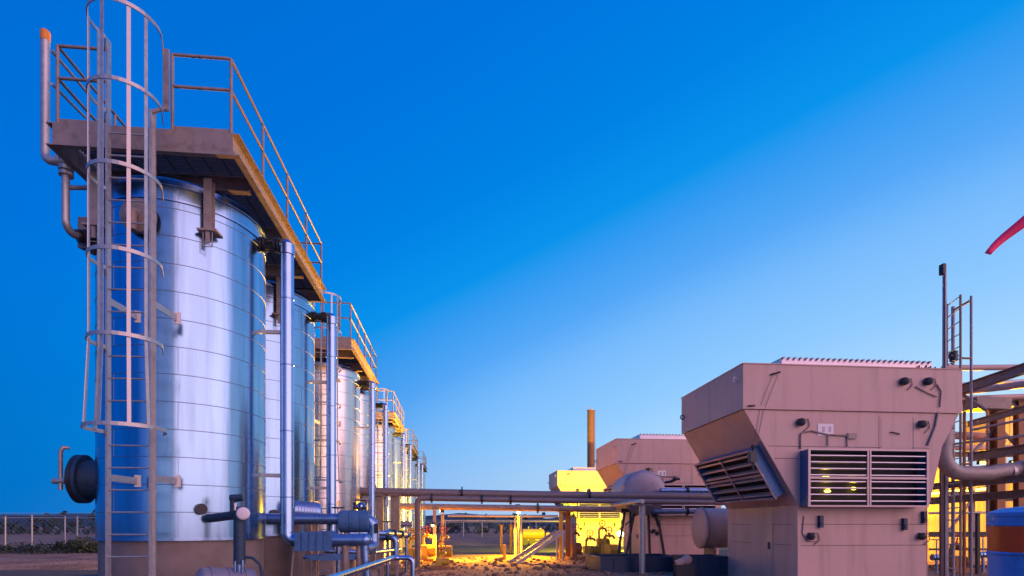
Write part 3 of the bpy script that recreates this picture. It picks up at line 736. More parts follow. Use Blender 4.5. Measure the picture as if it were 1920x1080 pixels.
run('overhead_pipe', [aY(1238, 920, 23.5), aY(1287, 920, 23.5), aY(1420, 921, 23.5)], .11, 'pipe_sky_tint', 'bright blue-lit pipe above the uppermost one, right of the dome vessel', 'overhead pipes across the yard', flanges=[(1, .01)])
run('overhead_pipe', [aY(1225, 959, 23.5), aY(1287, 959, 23.5), aY(1420, 961, 23.5)], .10, 'pipe_sky_tint', 'bright blue-lit pipe below the front ones, right of the dome vessel', 'overhead pipes across the yard', flanges=[(1, .01)])

def post(px, py0, py1, Y, wd, m_, label, head=True):
    p = aY(px, py0, Y); rt, of = pthing('support_post', (p.x, Y, 0), label, 'post', 'pipe support posts in the yard')
    z0 = max(0, aY(px, py1, Y).z) if py1 else 0
    m = MB(); m.ibeam((p.x, Y, 0), (p.x, Y, p.z), wd, wd, .014, (0, 1, 0)); m.build('shaft', m_, rt, of)
    m = MB(); m.box((p.x - wd, Y - wd, 0), (p.x + wd, Y + wd, .02))
    if head: m.box((p.x - wd * 1.1, Y - wd, p.z), (p.x + wd * 1.1, Y + wd, p.z + .03))
    m.build('plates', m_, rt, of)
    return rt
post(815, 955, 0, 27.3, .16, 'beige', 'post at the left end of the brownish overhead pipe, lit warm')
post(829, 965, 0, 30.9, .13, 'beige', 'short post holding the left end of the thin grey pipe')
post(966, 969, 0, 31.0, .13, 'galv', 'left post of the pair under the thin grey pipe')
post(977, 969, 0, 31.0, .10, 'galv', 'right post of the pair under the thin grey pipe')
post(1052, 960, 0, 27.5, .18, 'yellow', 'yellow-lit post under the brownish overhead pipe, left of the yellow cooler')
post(1065, 960, 0, 27.9, .22, 'rust', 'rusty brown post just behind the yellow-lit one')
post(940, 985, 0, 33.0, .14, 'yellow', 'left of two short yellow bollard posts beside the road')
post(958, 985, 0, 33.0, .14, 'yellow', 'right of two short yellow bollard posts beside the road')
post(946, 1021, 0, 27.6, .15, 'yellow', 'stubby bright yellow post on the gravel in front of the road', False)

# ================================================================== COOLERS
CY = 14.0; K = CY
XL, XR, XB, XE = aY(1395, 700, K).x, aY(1798, 700, K).x, aY(1497, 950, K).x, aY(1741, 950, K).x
XH = aY(1757, 800, K).x
ZT, ZM, ZB = aY(1395, 683, K).z, aY(1395, 767, K).z, aY(1500, 947, K).z
CD = 3.95
def make_cooler():
    o = V((XL, CY, 0)); root = empty('air_cooler', o, 'x', 'cooler', 'tan hopper-shaped air coolers on the right')
    bt = lambda m, n, k, par=None: m.build(n, k, par or root, o if par is None else o)
    y0, y1 = CY, CY + CD
    m = MB(); e = .05
    m.box((XL - e, y0 - e, ZM), (XR + e, y1 + e, ZT)); m.box((XL - e - .02, y0 - e - .02, ZT), (XR + e + .02, y1 + e + .02, ZT + .025))
    x = XL + .05
    while x < XR - .02:
        for z in (ZM + .06, ZT - .06): m.cyl((x, y0 - e - .008, z), (x, y0 - e + .002, z), .011, 6)
        x += .30
    z = ZB + .12
    y = y0 + .1
    while y < y1:
        for z in (ZM + .06, ZT - .06): m.cyl((XL - e - .008, y, z), (XL - e + .002, y, z), .011, 6)
        y += .30
    bt(m, 'upper_casing', 'cooler')
    m = MB(); prof = [(XL, ZM - .012), (XR, ZM - .012), (XH + .15, ZM - .9), (XE + .02, ZB), (XB, ZB)]
    m.prism([(x, y0, z) for x, z in prof], (0, CD, 0)); bt(m, 'hopper', 'cooler')
    m = MB(); m.box((XB + .002, y0 + .03, 0), (XE, y1 - .05, ZB - .004)); m.box((XB - .01, y0 + .015, 0), (XB + .07, y0 + .1, ZB - .006)); bt(m, 'lower_casing', 'cooler')
    # joints and seams
    m = MB()
    def hs(z, x0, x1, y=y0): m.box((x0, y - .003, z - .007), (x1, y + .01, z + .007))
    def vs_(x, z0, z1, y=y0): m.box((x - .006, y - .003, z0), (x + .006, y + .01, z1))
    zz_ = lambda py: aY(1500, py, K).z
    xx_ = lambda px: aY(px, 900, K).x
    hs(zz_(837), xx_(1440), xx_(1742)); vs_(xx_(1648), zz_(842), zz_(778)); vs_(xx_(1712), zz_(842), zz_(778)); hs(zz_(860), xx_(1452), xx_(1497))
    hs(zz_(983), XB + .08, XE, y0 + .03); hs(zz_(1023), XB + .08, XE, y0 + .03); vs_(XE - .02, .1, ZB - .02, y0 + .03)
    for py in (983, 1023): m.box((XB - .001, y0 + .3, zz_(py) - .006), (XB + .01, y1 - .3, zz_(py) + .006))
    bt(m, 'panel_joint', 'joint')
    m = MB(); m.box((xx_(1652), y0 - .006, zz_(838)), (xx_(1709), y0 + .001, zz_(781))); d_ = bt(m, 'access_door', 'cooler')
    m = MB(); m.tube([(xx_(1668), y0 - .01, zz_(808)), (xx_(1670), y0 - .05, zz_(808)), (xx_(1684), y0 - .05, zz_(811)), (xx_(1686), y0 - .01, zz_(811))], .014, 8); bt(m, 'handle', 'dark', d_)
    # door on the left flank of the lower casing
    m = MB(); m.box((XB - .012, y0 + 1.2, .15), (XB - .004, y0 + 2.4, 1.75)); d_ = bt(m, 'side_door', 'cooler')
    m = MB(); m.box((XB - .05, y0 + 1.35, 1.0), (XB - .012, y0 + 1.4, 1.2)); bt(m, 'handle', 'dark', d_)
    # raised fan guard with ribbed top
    m = MB(); xa, xb = aY(1462, 665, K + .5).x, aY(1742, 676, K + .5).x; zc = ZT + .33
    m.prism([(xa, y0 + .35, ZT + .026), (xb, y0 + .35, ZT + .026), (xb, y0 + .45, zc), (xa, y0 + .45, zc)], (0, 3.0, 0)); bt(m, 'fan_guard', 'corr')
    m = MB(); x = xa + .05
    while x < xb: m.cyl((x, y0 + .38, zc), (x, y0 + 3.4, zc), .03, 8); x += .165
    bt(m, 'guard_ribs', 'vessel')
    m = MB(); q = aY(1745, 680, K); 
    for k in range(7): m.tube([(q.x - .25 + k * .09, y0 + .3, ZT + .03), (q.x - .22 + k * .09, y0 + .2 + .03 * (k % 3), ZT + .12 + .04 * (k % 2)), (q.x - .12 + k * .09, y0 + .35, ZT + .05)], .022, 6)
    m.box((q.x - .2, y0 + .2, ZT + .026), (q.x + .3, y0 + .5, ZT + .08)); bt(m, 'cable_coil', 'dark')
    # front louvre bank
    lx0, lx1 = aY(1517, 900, K - .38).x, aY(1741, 900, K - .38).x; lz0, lz1 = aY(1600, 949, K - .38).z, aY(1600, 843, K - .38).z; yf = y0 - .38
    m = MB(); t = .045
    m.box((lx0, yf + .02, lz0), (lx0 + .02, y0 - .001, lz1)); m.box((lx1 - .02, yf + .02, lz0), (lx1, y0 - .001, lz1)); m.box((lx0 + .02, yf + .02, lz0), (lx1 - .02, y0 - .001, lz0 + .02)); m.box((lx0 + .02, yf + .02, lz1 - .02), (lx1 - .02, y0 - .001, lz1))
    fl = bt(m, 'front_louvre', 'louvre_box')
    m = MB(); mid = (lx0 + lx1) / 2; zm = (lz0 + lz1) / 2
    m.box((lx0 - .02, yf, lz0 - .02), (lx0 + t, yf + .02, lz1 + .02)); m.box((lx1 - t, yf, lz0 - .02), (lx1 + .02, yf + .02, lz1 + .02))
    m.box((lx0 + t, yf, lz1 - t + .02), (lx1 - t, yf + .02, lz1 + .02)); m.box((lx0 + t, yf, lz0 - .02), (lx1 - t, yf + .02, lz0 + t - .02))
    m.box((mid - .055, yf, lz0 + t - .02), (mid - .012, yf + .02, lz1 - t + .02)); m.box((mid + .012, yf, lz0 + t - .02), (mid + .055, yf + .02, lz1 - t + .02))
    for a, b in ((lx0 + t, mid - .055), (mid + .055, lx1 - t)): m.box((a, yf + .003, zm - .03), (b, yf + .018, zm + .03))
    bt(m, 'frame', 'frame', fl)
    m = MB()
    for a, b in ((lx0 + t, mid - .055), (mid + .055, lx1 - t)):
        for k in range(8):
            if k in (3, 4) and False: continue
            z = lz0 + .06 + (lz1 - lz0 - .12) * (k + .5) / 8
            m.obox((a, yf + .02, z - .02), (b - a, 0, 0), (0, .10, -.018), (0, .006, .024))
    bt(m, 'blades', 'louvre', fl)
    m = MB(); m.box((lx0 + .021, y0 - .03, lz0 + .021), (lx1 - .021, y0 - .002, lz1 - .021)); bt(m, 'shade_panel', 'void', fl)  # dark backing panel painted as the shade behind the blades
    m = MB(); rnd = random.Random(3)
    for k in range(9):
        x = rnd.uniform(lx0 + .2, lx1 - .3); z = rnd.uniform(lz0 + .2, lz1 - .15); m.tube([(x, y0 - .10, z), (x + rnd.uniform(.1, .35), y0 - .12, z + rnd.uniform(-.25, .25))], .03, 8)
    build_each(m, 3, 'inner_pipe', 'rust', fl)
    # side louvre bank on the sloping flank
    A = V((XL, 0, ZM - .012)); B = V((XB, 0, ZB)); dn = (B - A); Ls = dn.length; dn.normalize(); nn = V((dn.z, 0, -dn.x))
    if nn.x > 0: nn = -nn
    def sp(y, s, h): return V((A.x, y, A.z)) + dn * (s * Ls) + nn * h
    ya, yb = y0 + .25, y1 - .25; s0, s1, hh_ = .36, .86, .30
    m = MB()
    for (p, q) in (((ya, s0), (yb, s0)), ((ya, s1), (yb, s1))):
        b0 = sp(p[0], p[1], .001); m.obox(b0, V((0, q[0] - p[0], 0)), dn * (.02 if p[1] == s0 else -.02), nn * hh_)
    m.obox(sp(ya, s0, .001) + dn * .02, V((0, .02, 0)), dn * (Ls * (s1 - s0) - .04), nn * hh_); m.obox(sp(yb, s0, .001) + dn * .02, V((0, -.02, 0)), dn * (Ls * (s1 - s0) - .04), nn * hh_)
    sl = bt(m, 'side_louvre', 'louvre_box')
    m = MB(); ym = (ya + yb) / 2
    for s_ in (s0, (s0 + s1) / 2, s1):
        m.obox(sp(ya - .02, s_, hh_ + .001) - dn * .03, V((0, yb - ya + .04, 0)), dn * .06, nn * .02)
    for y in (ya - .02, ym - .03, yb - .04): m.obox(sp(y, s0, hh_ + .022), V((0, .06, 0)), dn * (Ls * (s1 - s0)), nn * .012)
    bt(m, 'frame', 'frame', sl)
    m = MB()
    for a, b in ((ya + .03, ym - .04), (ym + .04, yb - .04)):
        for k in range(6):
            s_ = s0 + (s1 - s0) * (k + .5) / 6; p = sp(a, s_, hh_ - .02); m.obox(p, V((0, b - a, 0)), nn * -.16 + V((0, 0, -.03)) + dn * -.04, dn * .05)
    bt(m, 'blades', 'louvre', sl)
    m = MB(); m.obox(sp(ya + .021, s0, .004) + dn * .03, V((0, yb - ya - .042, 0)), dn * (Ls * (s1 - s0) - .06), nn * .02); bt(m, 'shade_panel', 'void', sl)  # same dark panel, painted shade behind the side blades
    m = MB(); p = sp(ya - .02, s0, hh_ * .9); m.box((p.x - .07, ya - .16, p.z - .32), (p.x + .1, ya - .003, p.z - .04)); m.cyl((p.x + .02, ya - .1, p.z - .5), (p.x + .02, ya - .1, p.z + .08), .03, 8); m.ball((p.x + .02, ya - .1, p.z + .08), .06, 10, 6); bt(m, 'actuator', 'dark', sl)
    # floodlights / junction heads with conduits
    def head(px, py, proud=.17, r=.1, flip=False):
        p = aY(px, py, K - proud); yw = y0 - (e if py < 760 else 0) + (.03 if py > 950 else 0)
        m = MB(); m.lathe([(.05, 0), (r, .02), (r * 1.05, .09), (r * .8, .13), (.03, .14)], (p.x, yw - .03, p.z), (-.5, -1, -.1), 16); m.box((p.x - .06, yw - .06, p.z - .05), (p.x + .09, yw, p.z + .1)); f_ = bt(m, 'light_fixture', 'dark')
        m = MB(); m.tube(bend([(p.x + .1, yw - .03, p.z + .05), (p.x + .2, yw - .03, p.z + .12), (p.x + .25, yw - .03, p.z - .1), (p.x + .1, yw - .03, p.z - .22)], .08), .014, 6); bt(m, 'fixture_conduit', 'beam', f_)
    head(1700, 714); head(1745, 714); head(1508, 790); head(1736, 794); head(1528, 1006, r=.09); head(1737, 1006, r=.09)
    m = MB(); yw = y0 - e
    P = lambda px, py, dy=-.03: V((aY(px, py, K).x, (yw if py < 766 else y0) + dy, aY(px, py, K).z))
    m.tube(bend([P(1752, 722), P(1760, 735), P(1758, 764)], .1), .02, 8)
    m.tube(bend([P(1712, 726), P(1735, 738), P(1752, 745)], .1), .016, 8)
    m.tube(bend([P(1757, 772), P(1752, 800), P(1738, 835)], .15), .03, 8)
    build_each(m, 3, 'conduit', 'beam', root, o); m = MB()
    m.tube(bend([P(1500, 842), P(1500, 812), P(1520, 808), P(1550, 815), P(1598, 818)], .1), .022, 8); m.tube([P(1551, 815), P(1551, 836)], .016, 6); m.tube([P(1587, 818), P(1587, 838)], .016, 6); m.box(tuple(P(1588, 823, -.06)), tuple(P(1604, 813, 0)))
    bt(m, 'conduit', 'beam')
    P2 = lambda px, py, dy=-.0: V((aY(px, py, K).x, y0 + dy, aY(px, py, K).z))
    m = MB(); m.tube(bend([P2(1508, 968, .01), P2(1505, 1000, .01), P2(1515, 1015, .01), P2(1530, 1015, .01)], .08), .014, 6); bt(m, 'lower_conduit', 'beam')
    for px, py in ((1538, 978), (1695, 983), (1732, 970)):
        p = P2(px, py); m = MB(); m.box((p.x - .05, y0 - .07, p.z - .16), (p.x + .05, y0 + .028, p.z + .16)); m.box((p.x - .035, y0 - .09, p.z - .1), (p.x + .035, y0 - .071, p.z - .02)); bt(m, 'switch_box', 'basin')
    m = MB(); m.box(tuple(P2(1533, 817, -.012)), tuple(P2(1562, 795, -.002))); bt(m, 'sign_plate', 'white')
    m = MB()
    for px in (1541, 1553): m.box(tuple(P2(px, 810, -.014)), tuple(P2(px + 5, 800, -.0125)))
    build_each(m, 1, 'sign_print', 'vessel', root, o)
    # lifting lugs and stay wires
    m = MB(); p = V((XL - e, y1 - .2, ZM + .5)); tor = [p + V((-.07 - .07 * math.cos(i * math.pi / 6), 0, .07 * math.sin(i * math.pi / 6))) for i in range(12)]; m.tube(tor, .018, 6, closed=True); bt(m, 'lifting_lug', 'dark')
    m = MB(); p = V((XL - e, y0 + .2, aY(1395, 708, K).z)); tor = [p + V((-.07 - .07 * math.cos(i * math.pi / 6), 0, .07 * math.sin(i * math.pi / 6))) for i in range(12)]; m.tube(tor, .018, 6, closed=True); bt(m, 'lifting_lug', 'corr')
    m = MB(); m.tube([P(1442, 704), P(1458, 700, -.08)], .025, 6); bt(m, 'eye_bracket', 'dark'); m = MB(); m.cyl(P(1445, 706), P(1424, 760), .005, 5); m.cyl(P(1456, 704), P(1432, 764), .005, 5); m.cyl(P2(1431, 770, -.02), P2(1418, 832, -.02), .005, 5); m.cyl(P2(1424, 768, -.02), P2(1414, 830, -.02), .005, 5); m.tube([P(1400, 762), P(1412, 762, -.05)], .02, 6); bt(m, 'damper_linkage', 'dark')
    # legs under the overhang
    return root
co0 = make_cooler(); co0['label'] = 'nearest tan cooler with two louvre banks, beside the curved duct'
s2 = 26.8
c2 = clone(co0, (aY(1157, 822, s2).x, s2, 0), 'middle tan cooler in shade, behind the dome vessel')
s3 = 43.0
c3 = clone(co0, (aY(1046, 885, s3).x, s3, 0), 'farthest cooler, lit bright yellow beneath the chimney')

for k, (px, py) in enumerate(((1551, 921), (1600, 916), (1548, 893))):
    q = aY(px, py, CY - .12); m = MB(); m.ball((q.x, CY - .13, q.z), .05, 12, 8, (1.8, 1, .7)); m.build('inner_lamp', 'tube', co0, co0.location)
# chimney
p = aY(1108, 984, 49.5); rt, of = pthing('chimney', (p.x, 49.5, 0), 'slim orange-brown stack rising behind the yellow-lit cooler', 'chimney')
zt = aY(1108, 770, 49.5).z
m = MB(); m.lathe([(.33, 0), (.33, zt)], (p.x, 49.5, 0), n=24); m.build('stack', 'rust', rt, of)
m = MB()
for k in range(5): m.lathe([(.335, 0), (.35, .02), (.35, .06), (.335, .08)], (p.x, 49.5, zt * (k + 1) / 5 - .1), n=24, capa=False, capb=False)
m.build('band', 'rust', rt, of)
m = MB(); m.box((p.x - .30, 49.1, zt), (p.x - .24, 49.16, zt + .3)); m.tube([(p.x - .12, 49.2, zt), (p.x - .12, 49.2, zt + .22)], .03, 6); m.lathe([(.36, 0), (.36, .05)], (p.x, 49.5, zt), n=24); m.build('top_ring', 'galv', rt, of)
m = MB(); m.box((p.x + .36, 49.4, .5), (p.x + .38, 49.44, zt)); m.box((p.x + .36, 49.7, .5), (p.x + .38, 49.74, zt)); m.build('side_ladder', 'rust', rt, of)

# dome vessel on splayed legs
Y1, Y2 = 23.85, 25.62; c = aY(1207, 924, Y1); r_ = .98
rt, of = pthing('dome_vessel', (c.x, Y1, 0), 'grey horizontal drum vessel with rounded top on dark splayed legs', 'vessel')
m = MB(); m.lathe([(r_ * .98, 0), (r_, .04), (r_, Y2 - Y1)], c, (0, 1, 0), 48); m.build('shell', 'vessel', rt, of)
m = MB(); m.dome(c - V((0, .005, 0)), (0, -1, 0), r_ * .985, .22, 48); m.build('end_cap', 'vessel', rt, of)
m = MB(); m.lathe([(r_ + .004, .05), (r_ + .02, .06), (r_ + .02, .12), (r_ + .004, .13)], c, (0, 1, 0), 48, False, False); m.lathe([(r_ + .004, 1.5), (r_ + .02, 1.51), (r_ + .02, 1.57), (r_ + .004, 1.58)], c, (0, 1, 0), 48, False, False); m.build('girth_band', 'galv', rt, of)
for (ta, tb) in ((1172, 1156), (1190, 1171), (1215, 1219), (1231, 1248), (1182, 1181)):
    for yy, dy in ((Y1 + .25, -.25),) if ta in (1182, 1215) else ((Y1 + .2, -.3),):
        a = aY(ta, 955, yy); b = aY(tb, 1052, yy + dy); b.z = 0
        m = MB(); m.bar([a, b], .11, .09, (0, 1, 0)); m.build('leg', 'dark', rt, of)
m = MB(); a = aY(1165, 957, Y1 + .2); b = aY(1240, 955, Y1 + .2); m.ibeam(a, b, .16, .12); m.tube([aY(1172, 985, Y1 + .1), aY(1200, 958, Y1 + .1)], .03, 6); m.tube([aY(1228, 962, Y1), aY(1236, 985, Y1)], .09, 10); m.ball(aY(1227, 964, Y1), .16, 12, 8); m.ball(aY(1232, 1000, Y1 + .1), .1, 10, 6); m.build('cradle', 'dark', rt, of)
m = MB(); m.tube(bend([aY(1246, 905, Y1 + .4), aY(1258, 903, Y1 + .3), aY(1266, 898, Y1 + .2), aY(1274, 898, Y1 + .2)], .1), .06, 8); m.ball(aY(1266, 898, Y1 + .2), .1, 10, 6); m.build('relief_valve', 'dark', rt, of)

# basins
def basin(px0, px1, py, Y, dep, label):
    a, b = aY(px0, py, Y), aY(px1, py, Y); h = a.z
    rt, of = pthing('containment_basin', ((a.x + b.x) / 2, Y, 0), label, 'basin', 'dark blue containment basins')
    m = MB(); t = .08
    m.box((a.x, Y, 0), (b.x, Y + t, h)); m.box((a.x, Y + dep - t, 0), (b.x, Y + dep, h)); m.box((a.x, Y + t, 0), (a.x + t, Y + dep - t, h)); m.box((b.x - t, Y + t, 0), (b.x, Y + dep - t, h)); m.box((a.x + t, Y + t, 0), (b.x - t, Y + dep - t, .1))
    m.build('wall', 'basin', rt, of)
    m = MB(); m.box((a.x - .03, Y - .03, h), (b.x + .03, Y + t, h + .04)); m.box((a.x - .03, Y + dep - t, h), (b.x + .03, Y + dep + .03, h + .04)); m.box((a.x - .03, Y + t, h), (a.x + t, Y + dep - t, h + .04)); m.box((b.x - t, Y + t, h), (b.x + .03, Y + dep - t, h + .04)); m.build('rim', 'basin', rt, of)
    m = MB(); n = max(2, int((b.x - a.x) / .8))
    for k in range(n): x = a.x + (b.x - a.x) * (k + .5) / n; m.box((x - .03, Y - .035, 0), (x + .03, Y - .001, h - .002))
    m.build('rib', 'basin', rt, of)
basin(1126, 1282, 1047, 19.6, 2.4, 'long dark blue basin below the dome vessel')
basin(1290, 1372, 1046, 17.9, 1.3, 'smaller dark blue basin below the disc-ended drum')
p = aY(1204, 948, 18.9); rt, of = pthing('support_post', (p.x, 18.9, 0), 'slim grey upright post in front of the long dark basin', 'post', 'pipe support posts in the yard')
m = MB(); m.cyl((p.x, 18.9, 0), (p.x, 18.9, p.z), .11, 12); m.build('shaft', 'galv', rt, of)
m = MB(); m.box((p.x - .3, 18.75, p.z), (p.x + .3, 19.05, p.z + .05)); m.box((p.x - .2, 18.7, 0), (p.x + .2, 19.1, .03)); m.build('plates', 'beam', rt, of)
run('branch_pipe', [V((p.x - .12, 18.5, p.z + .13)), V((p.x - .12, 22.3, p.z + .13))], .075, 'galv', 'short pipe laid on the slim post and running back under the overhead pipes')

# disc-ended drum right of it
c = aY(1312, 990, 20.4); rt, of = pthing('horizontal_drum', (c.x, 20.4, 0), 'tan horizontal drum showing its round end beside the nearest cooler', 'drum')
m = MB(); m.lathe([(.75, 0), (.75, 2.6)], c, (1, 0, 0), 40); m.build('drum_body', 'cooler', rt, of)
m = MB(); m.dome(c, (-1, 0, 0), .74, .12, 40); m.build('end_cap', 'cooler', rt, of)
m = MB(); m.lathe([(.752, .0), (.78, .01), (.78, .07), (.752, .08)], c, (1, 0, 0), 40, False, False); m.lathe([(.752, 1.2), (.77, 1.21), (.77, 1.27), (.752, 1.28)], c, (1, 0, 0), 40, False, False); build_each(m, 3, 'hoop', 'beam', rt, of)
m = MB()
for x in (.35, 1.9): m.box((c.x + x, 20.0, 0), (c.x + x + .12, 20.8, c.z - .6))
build_each(m, 1, 'saddle', 'beam', rt, of)
a = aY(1283, 1046, 17.7)
rt, of = pthing('pump', (a.x, 17.5, 0), 'small tan pump between the two dark blue basins', 'pump')
m = MB(); z = aY(1283, 1050, 17.5).z; m.ball((a.x, 17.5, z), .17, 16, 10); m.cyl((a.x, 17.5, z), (a.x - .35, 17.5, z - .12), .12, 14); m.build('casing', 'cooler', rt, of)
m = MB(); m.box((a.x - .4, 17.35, 0), (a.x + .2, 17.65, z - .15)); m.build('base', 'dark', rt, of)

# ------------------------------------------------------------------ yard machinery in the lamp light
YL = (1.0, .70, .0)
lp_ = aY(1163, 1003, 33.2); rt, of = pthing('yard_lamp', (lp_.x, lp_.y, 0), 'glaring flood lamp on a short stand in front of the yellow cooler', 'lamp')
m = MB(); m.cyl((lp_.x, lp_.y, 0), (lp_.x, lp_.y, lp_.z - .12), .05, 10); m.box((lp_.x - .2, lp_.y - .2, 0), (lp_.x + .2, lp_.y + .2, .05)); m.build('stand', 'dark', rt, of)
m = MB(); m.lathe([(.08, 0), (.2, .04), (.26, .16)], lp_ + V((0, -.12, 0)), (0, -.9, .1), 18, True, False) if False else m.lathe([(.1, 0), (.14, .06), (.14, .1)], lp_ - V((0, 0, .16)), (0, 0, 1), 14); m.build('housing', 'dark', rt, of)
m = MB(); m.ball(lp_ + V((0, 0, .06)), .2, 16, 10); m.build('bulb', 'glow', rt, of)
aim(lamp('yard_lamp_light', 'SPOT', (0, .30, lp_.z + .25), YL, 17000, rt, shadow_soft_size=.2, spot_size=R(174), spot_blend=.3), (-.15, 1, .3))

lq = aY(972, 962, 30.3); rt, of = pthing('pole_lamp', (lq.x, lq.y, 0), 'warm lamp on a slim pole between the pair of posts under the thin grey pipe', 'lamp')
m = MB(); m.cyl((lq.x, lq.y, 0), (lq.x, lq.y, lq.z), .05, 10); m.build('pole', 'galv', rt, of)
m = MB(); m.lathe([(.16, 0), (.10, .12), (.03, .18)], (lq.x, lq.y, lq.z + .08), (0, 0, 1), 14); m.build('hood', 'dark', rt, of)
m = MB(); m.ball((lq.x, lq.y, lq.z + .04), .09, 12, 8); m.build('bulb', 'glow', rt, of)
aim(lamp('pole_lamp_light', 'SPOT', (.0, -.02, lq.z - .14), (1.0, .40, .0), 15000, rt, shadow_soft_size=.12, spot_size=R(132), spot_blend=.5), (-.42, -.42, -1))
m = MB(); m.box((lq.x - .16, lq.y - .12, lq.z + .30), (lq.x + .08, lq.y + .08, lq.z + .48)); m.build('second_head', 'dark', rt, of)
aim(lamp('pole_lamp_beam', 'SPOT', (-.05, -.2, lq.z + .39), (1.0, .42, .04), 42000, rt, shadow_soft_size=.15, spot_size=R(40), spot_blend=.5), (-.36, -.85, .33))

fl_ = aY(829, 957, 28.7); rt, of = pthing('floodlight', tuple(fl_), 'small dark floodlight behind the post holding the brownish pipe, aimed at the tanks', 'lamp')
m = MB(); m.box(fl_ + V((-.10, -.12, -.10)), fl_ + V((.10, .12, .12))); m.build('housing', 'dark', rt, of)
m = MB(); m.cyl((fl_.x + .06, fl_.y, 0), fl_ + V((.06, 0, -.1)), .035, 8); m.build('stand', 'beam', rt, of)
m = MB(); m.box(fl_ + V((-.115, -.10, -.08)), fl_ + V((-.101, .10, .10))); m.build('lens', 'glow', rt, of)
aim(lamp('floodlight_light', 'SPOT', (-.22, 0, 0), (1.0, .50, .05), 15000, rt, shadow_soft_size=.12, spot_size=R(166), spot_blend=.4), (-1, .1, .2))

pq = aY(811, 985, 26.9); rt, of = pthing('post_lamp', tuple(pq), 'small amber lamp clamped to the post at the left end of the brownish pipe', 'lamp')
m = MB(); m.lathe([(.13, 0), (.08, .1), (.03, .14)], pq + V((0, 0, .02)), (0, 0, 1), 12); m.box(pq + V((-.03, .05, .05)), pq + V((.2, .32, .1))); m.build('hood', 'dark', rt, of)
m = MB(); m.ball(pq, .06, 10, 6); m.build('bulb', 'glow', rt, of)
aim(lamp('post_lamp_light', 'SPOT', (0, -.05, -.1), (1.0, .45, .0), 2600, rt, shadow_soft_size=.1, spot_size=R(118), spot_blend=.6), (.12, -.25, -1))

def machine(px, Y, label, seed, wd=.5, ht=.9, m_='yellow', dp=.5):
    p = aY(px, 984, Y); rnd = random.Random(seed); rt, of = pthing('pump_skid', (p.x, Y, 0), label, 'pump skid', 'pump skids in the lamp-lit yard')
    m = MB(); m.box((p.x - wd, Y - dp, 0), (p.x + wd, Y + dp, .12)); m.build('skid_base', 'rust', rt, of)
    m = MB(); m.box((p.x - wd * .5, Y - dp * .5, .12), (p.x + wd * .1, Y + dp * .5, ht * .62)); m.box((p.x - wd * .44, Y - dp * .56, .2), (p.x + wd * .04, Y - dp * .5, ht * .55)); m.build('gearbox', m_, rt, of)
    m = MB(); m.cyl((p.x + wd * .1, Y, ht * .4), (p.x + wd * .85, Y, ht * .4), ht * .2, 16)
    for k in range(5): x = p.x + wd * (.2 + .13 * k); m.cyl((x - .015, Y, ht * .4), (x + .015, Y, ht * .4), ht * .23, 16)
    m.build('motor', m_, rt, of)
    m = MB(); m.tube(bend([(p.x - wd * .3, Y, ht * .6), (p.x - wd * .3, Y, ht), (p.x + wd * .4, Y, ht), (p.x + wd * .4, Y - dp * .6, ht * .9)], .12), .06, 10); m.cyl((p.x - wd * .2, Y, ht), (p.x - wd * .14, Y, ht), .12, 12); m.cyl((p.x + wd * .1, Y, ht), (p.x + wd * .16, Y, ht), .12, 12); m.build('pipework', m_, rt, of)
    m = MB(); c = V((p.x + wd * .02, Y - dp * .2, ht + .28)); tor = [c + V((math.cos(i * math.pi / 8) * .17, 0, math.sin(i * math.pi / 8) * .17)) for i in range(16)]; m.tube(tor, .022, 6, closed=True); m.cyl(c - V((.17, 0, 0)), c + V((.17, 0, 0)), .015, 6); m.cyl(c - V((0, 0, .17)), c + V((0, 0, .17)), .015, 6); m.cyl(c, (p.x + wd * .02, Y, ht), .02, 6); m.build('handwheel', 'red', rt, of)
machine(1105, 28.2, 'pump skid with a tall gearbox in front of the yellow cooler', 1, .55, 1.0)
machine(1140, 27.6, 'pump skid right of the tall gearbox, nearest the flood lamp', 2, .6, 1.15)
machine(1078, 27.2, 'pump skid beside the rusty brown post', 3, .35, 1.3, 'rust')
machine(1128, 31.2, 'pump skid at the foot of the yellow cooler wall', 4, .5, 1.5)
machine(827, 22.2, 'yellow pump skid right of the tall pale post, lit by the lamp', 5, .38, .62, 'yellow', .7)
machine(832, 25.6, 'yellow pump skid farther back behind the tall pale post', 6, .45, 1.2)
machine(800, 26.5, 'yellow pump skid left of the lamp-lit post', 7, .5, 1.2)
machine(773, 25.0, 'orange-lit pump skid near the fifth tank', 8, .45, 1.1)

# yellow tank skid beyond the road and the leaning conveyor
a = aY(1000, 984, 38); rt, of = pthing('tank_trailer', (a.x, 46, 0), 'yellow low trailer with a rounded tank beyond the road', 'trailer')
Yq = 46.5; A_, B_ = aY(980, 1001, Yq), aY(1018, 1002, Yq)
m = MB(); m.lathe([(.25, -.12), (.42, 0), (.42, (B_ - A_).length), (.25, (B_ - A_).length + .12)], A_, (1, 0, 0), 20); m.build('tank_body', 'yellow', rt, of)
m = MB(); m.box((A_.x - .2, Yq - .5, A_.z - .55), (B_.x + .7, Yq + .5, A_.z - .43)); m.box((B_.x + .2, Yq - .4, A_.z - .43), (B_.x + .7, Yq + .4, A_.z + .1)); m.build('chassis', 'yellow', rt, of)
for x in (A_.x + .1, A_.x + .75, B_.x - .1): m = MB(); m.cyl((x, Yq - .6, .3), (x, Yq - .38, .3), .3, 18); m.build('wheel', 'dark', rt, of)
m = MB(); m.cyl((A_.x + .5, Yq, A_.z + .4), (A_.x + .5, Yq, A_.z + .62), .05, 8); m.box((B_.x - .3, Yq - .1, A_.z + .38), (B_.x - .15, Yq + .1, A_.z + .5)); m.build('hatch', 'yellow', rt, of)
a = aZ(962, 1056); b = aY(1050, 996, 26.4)
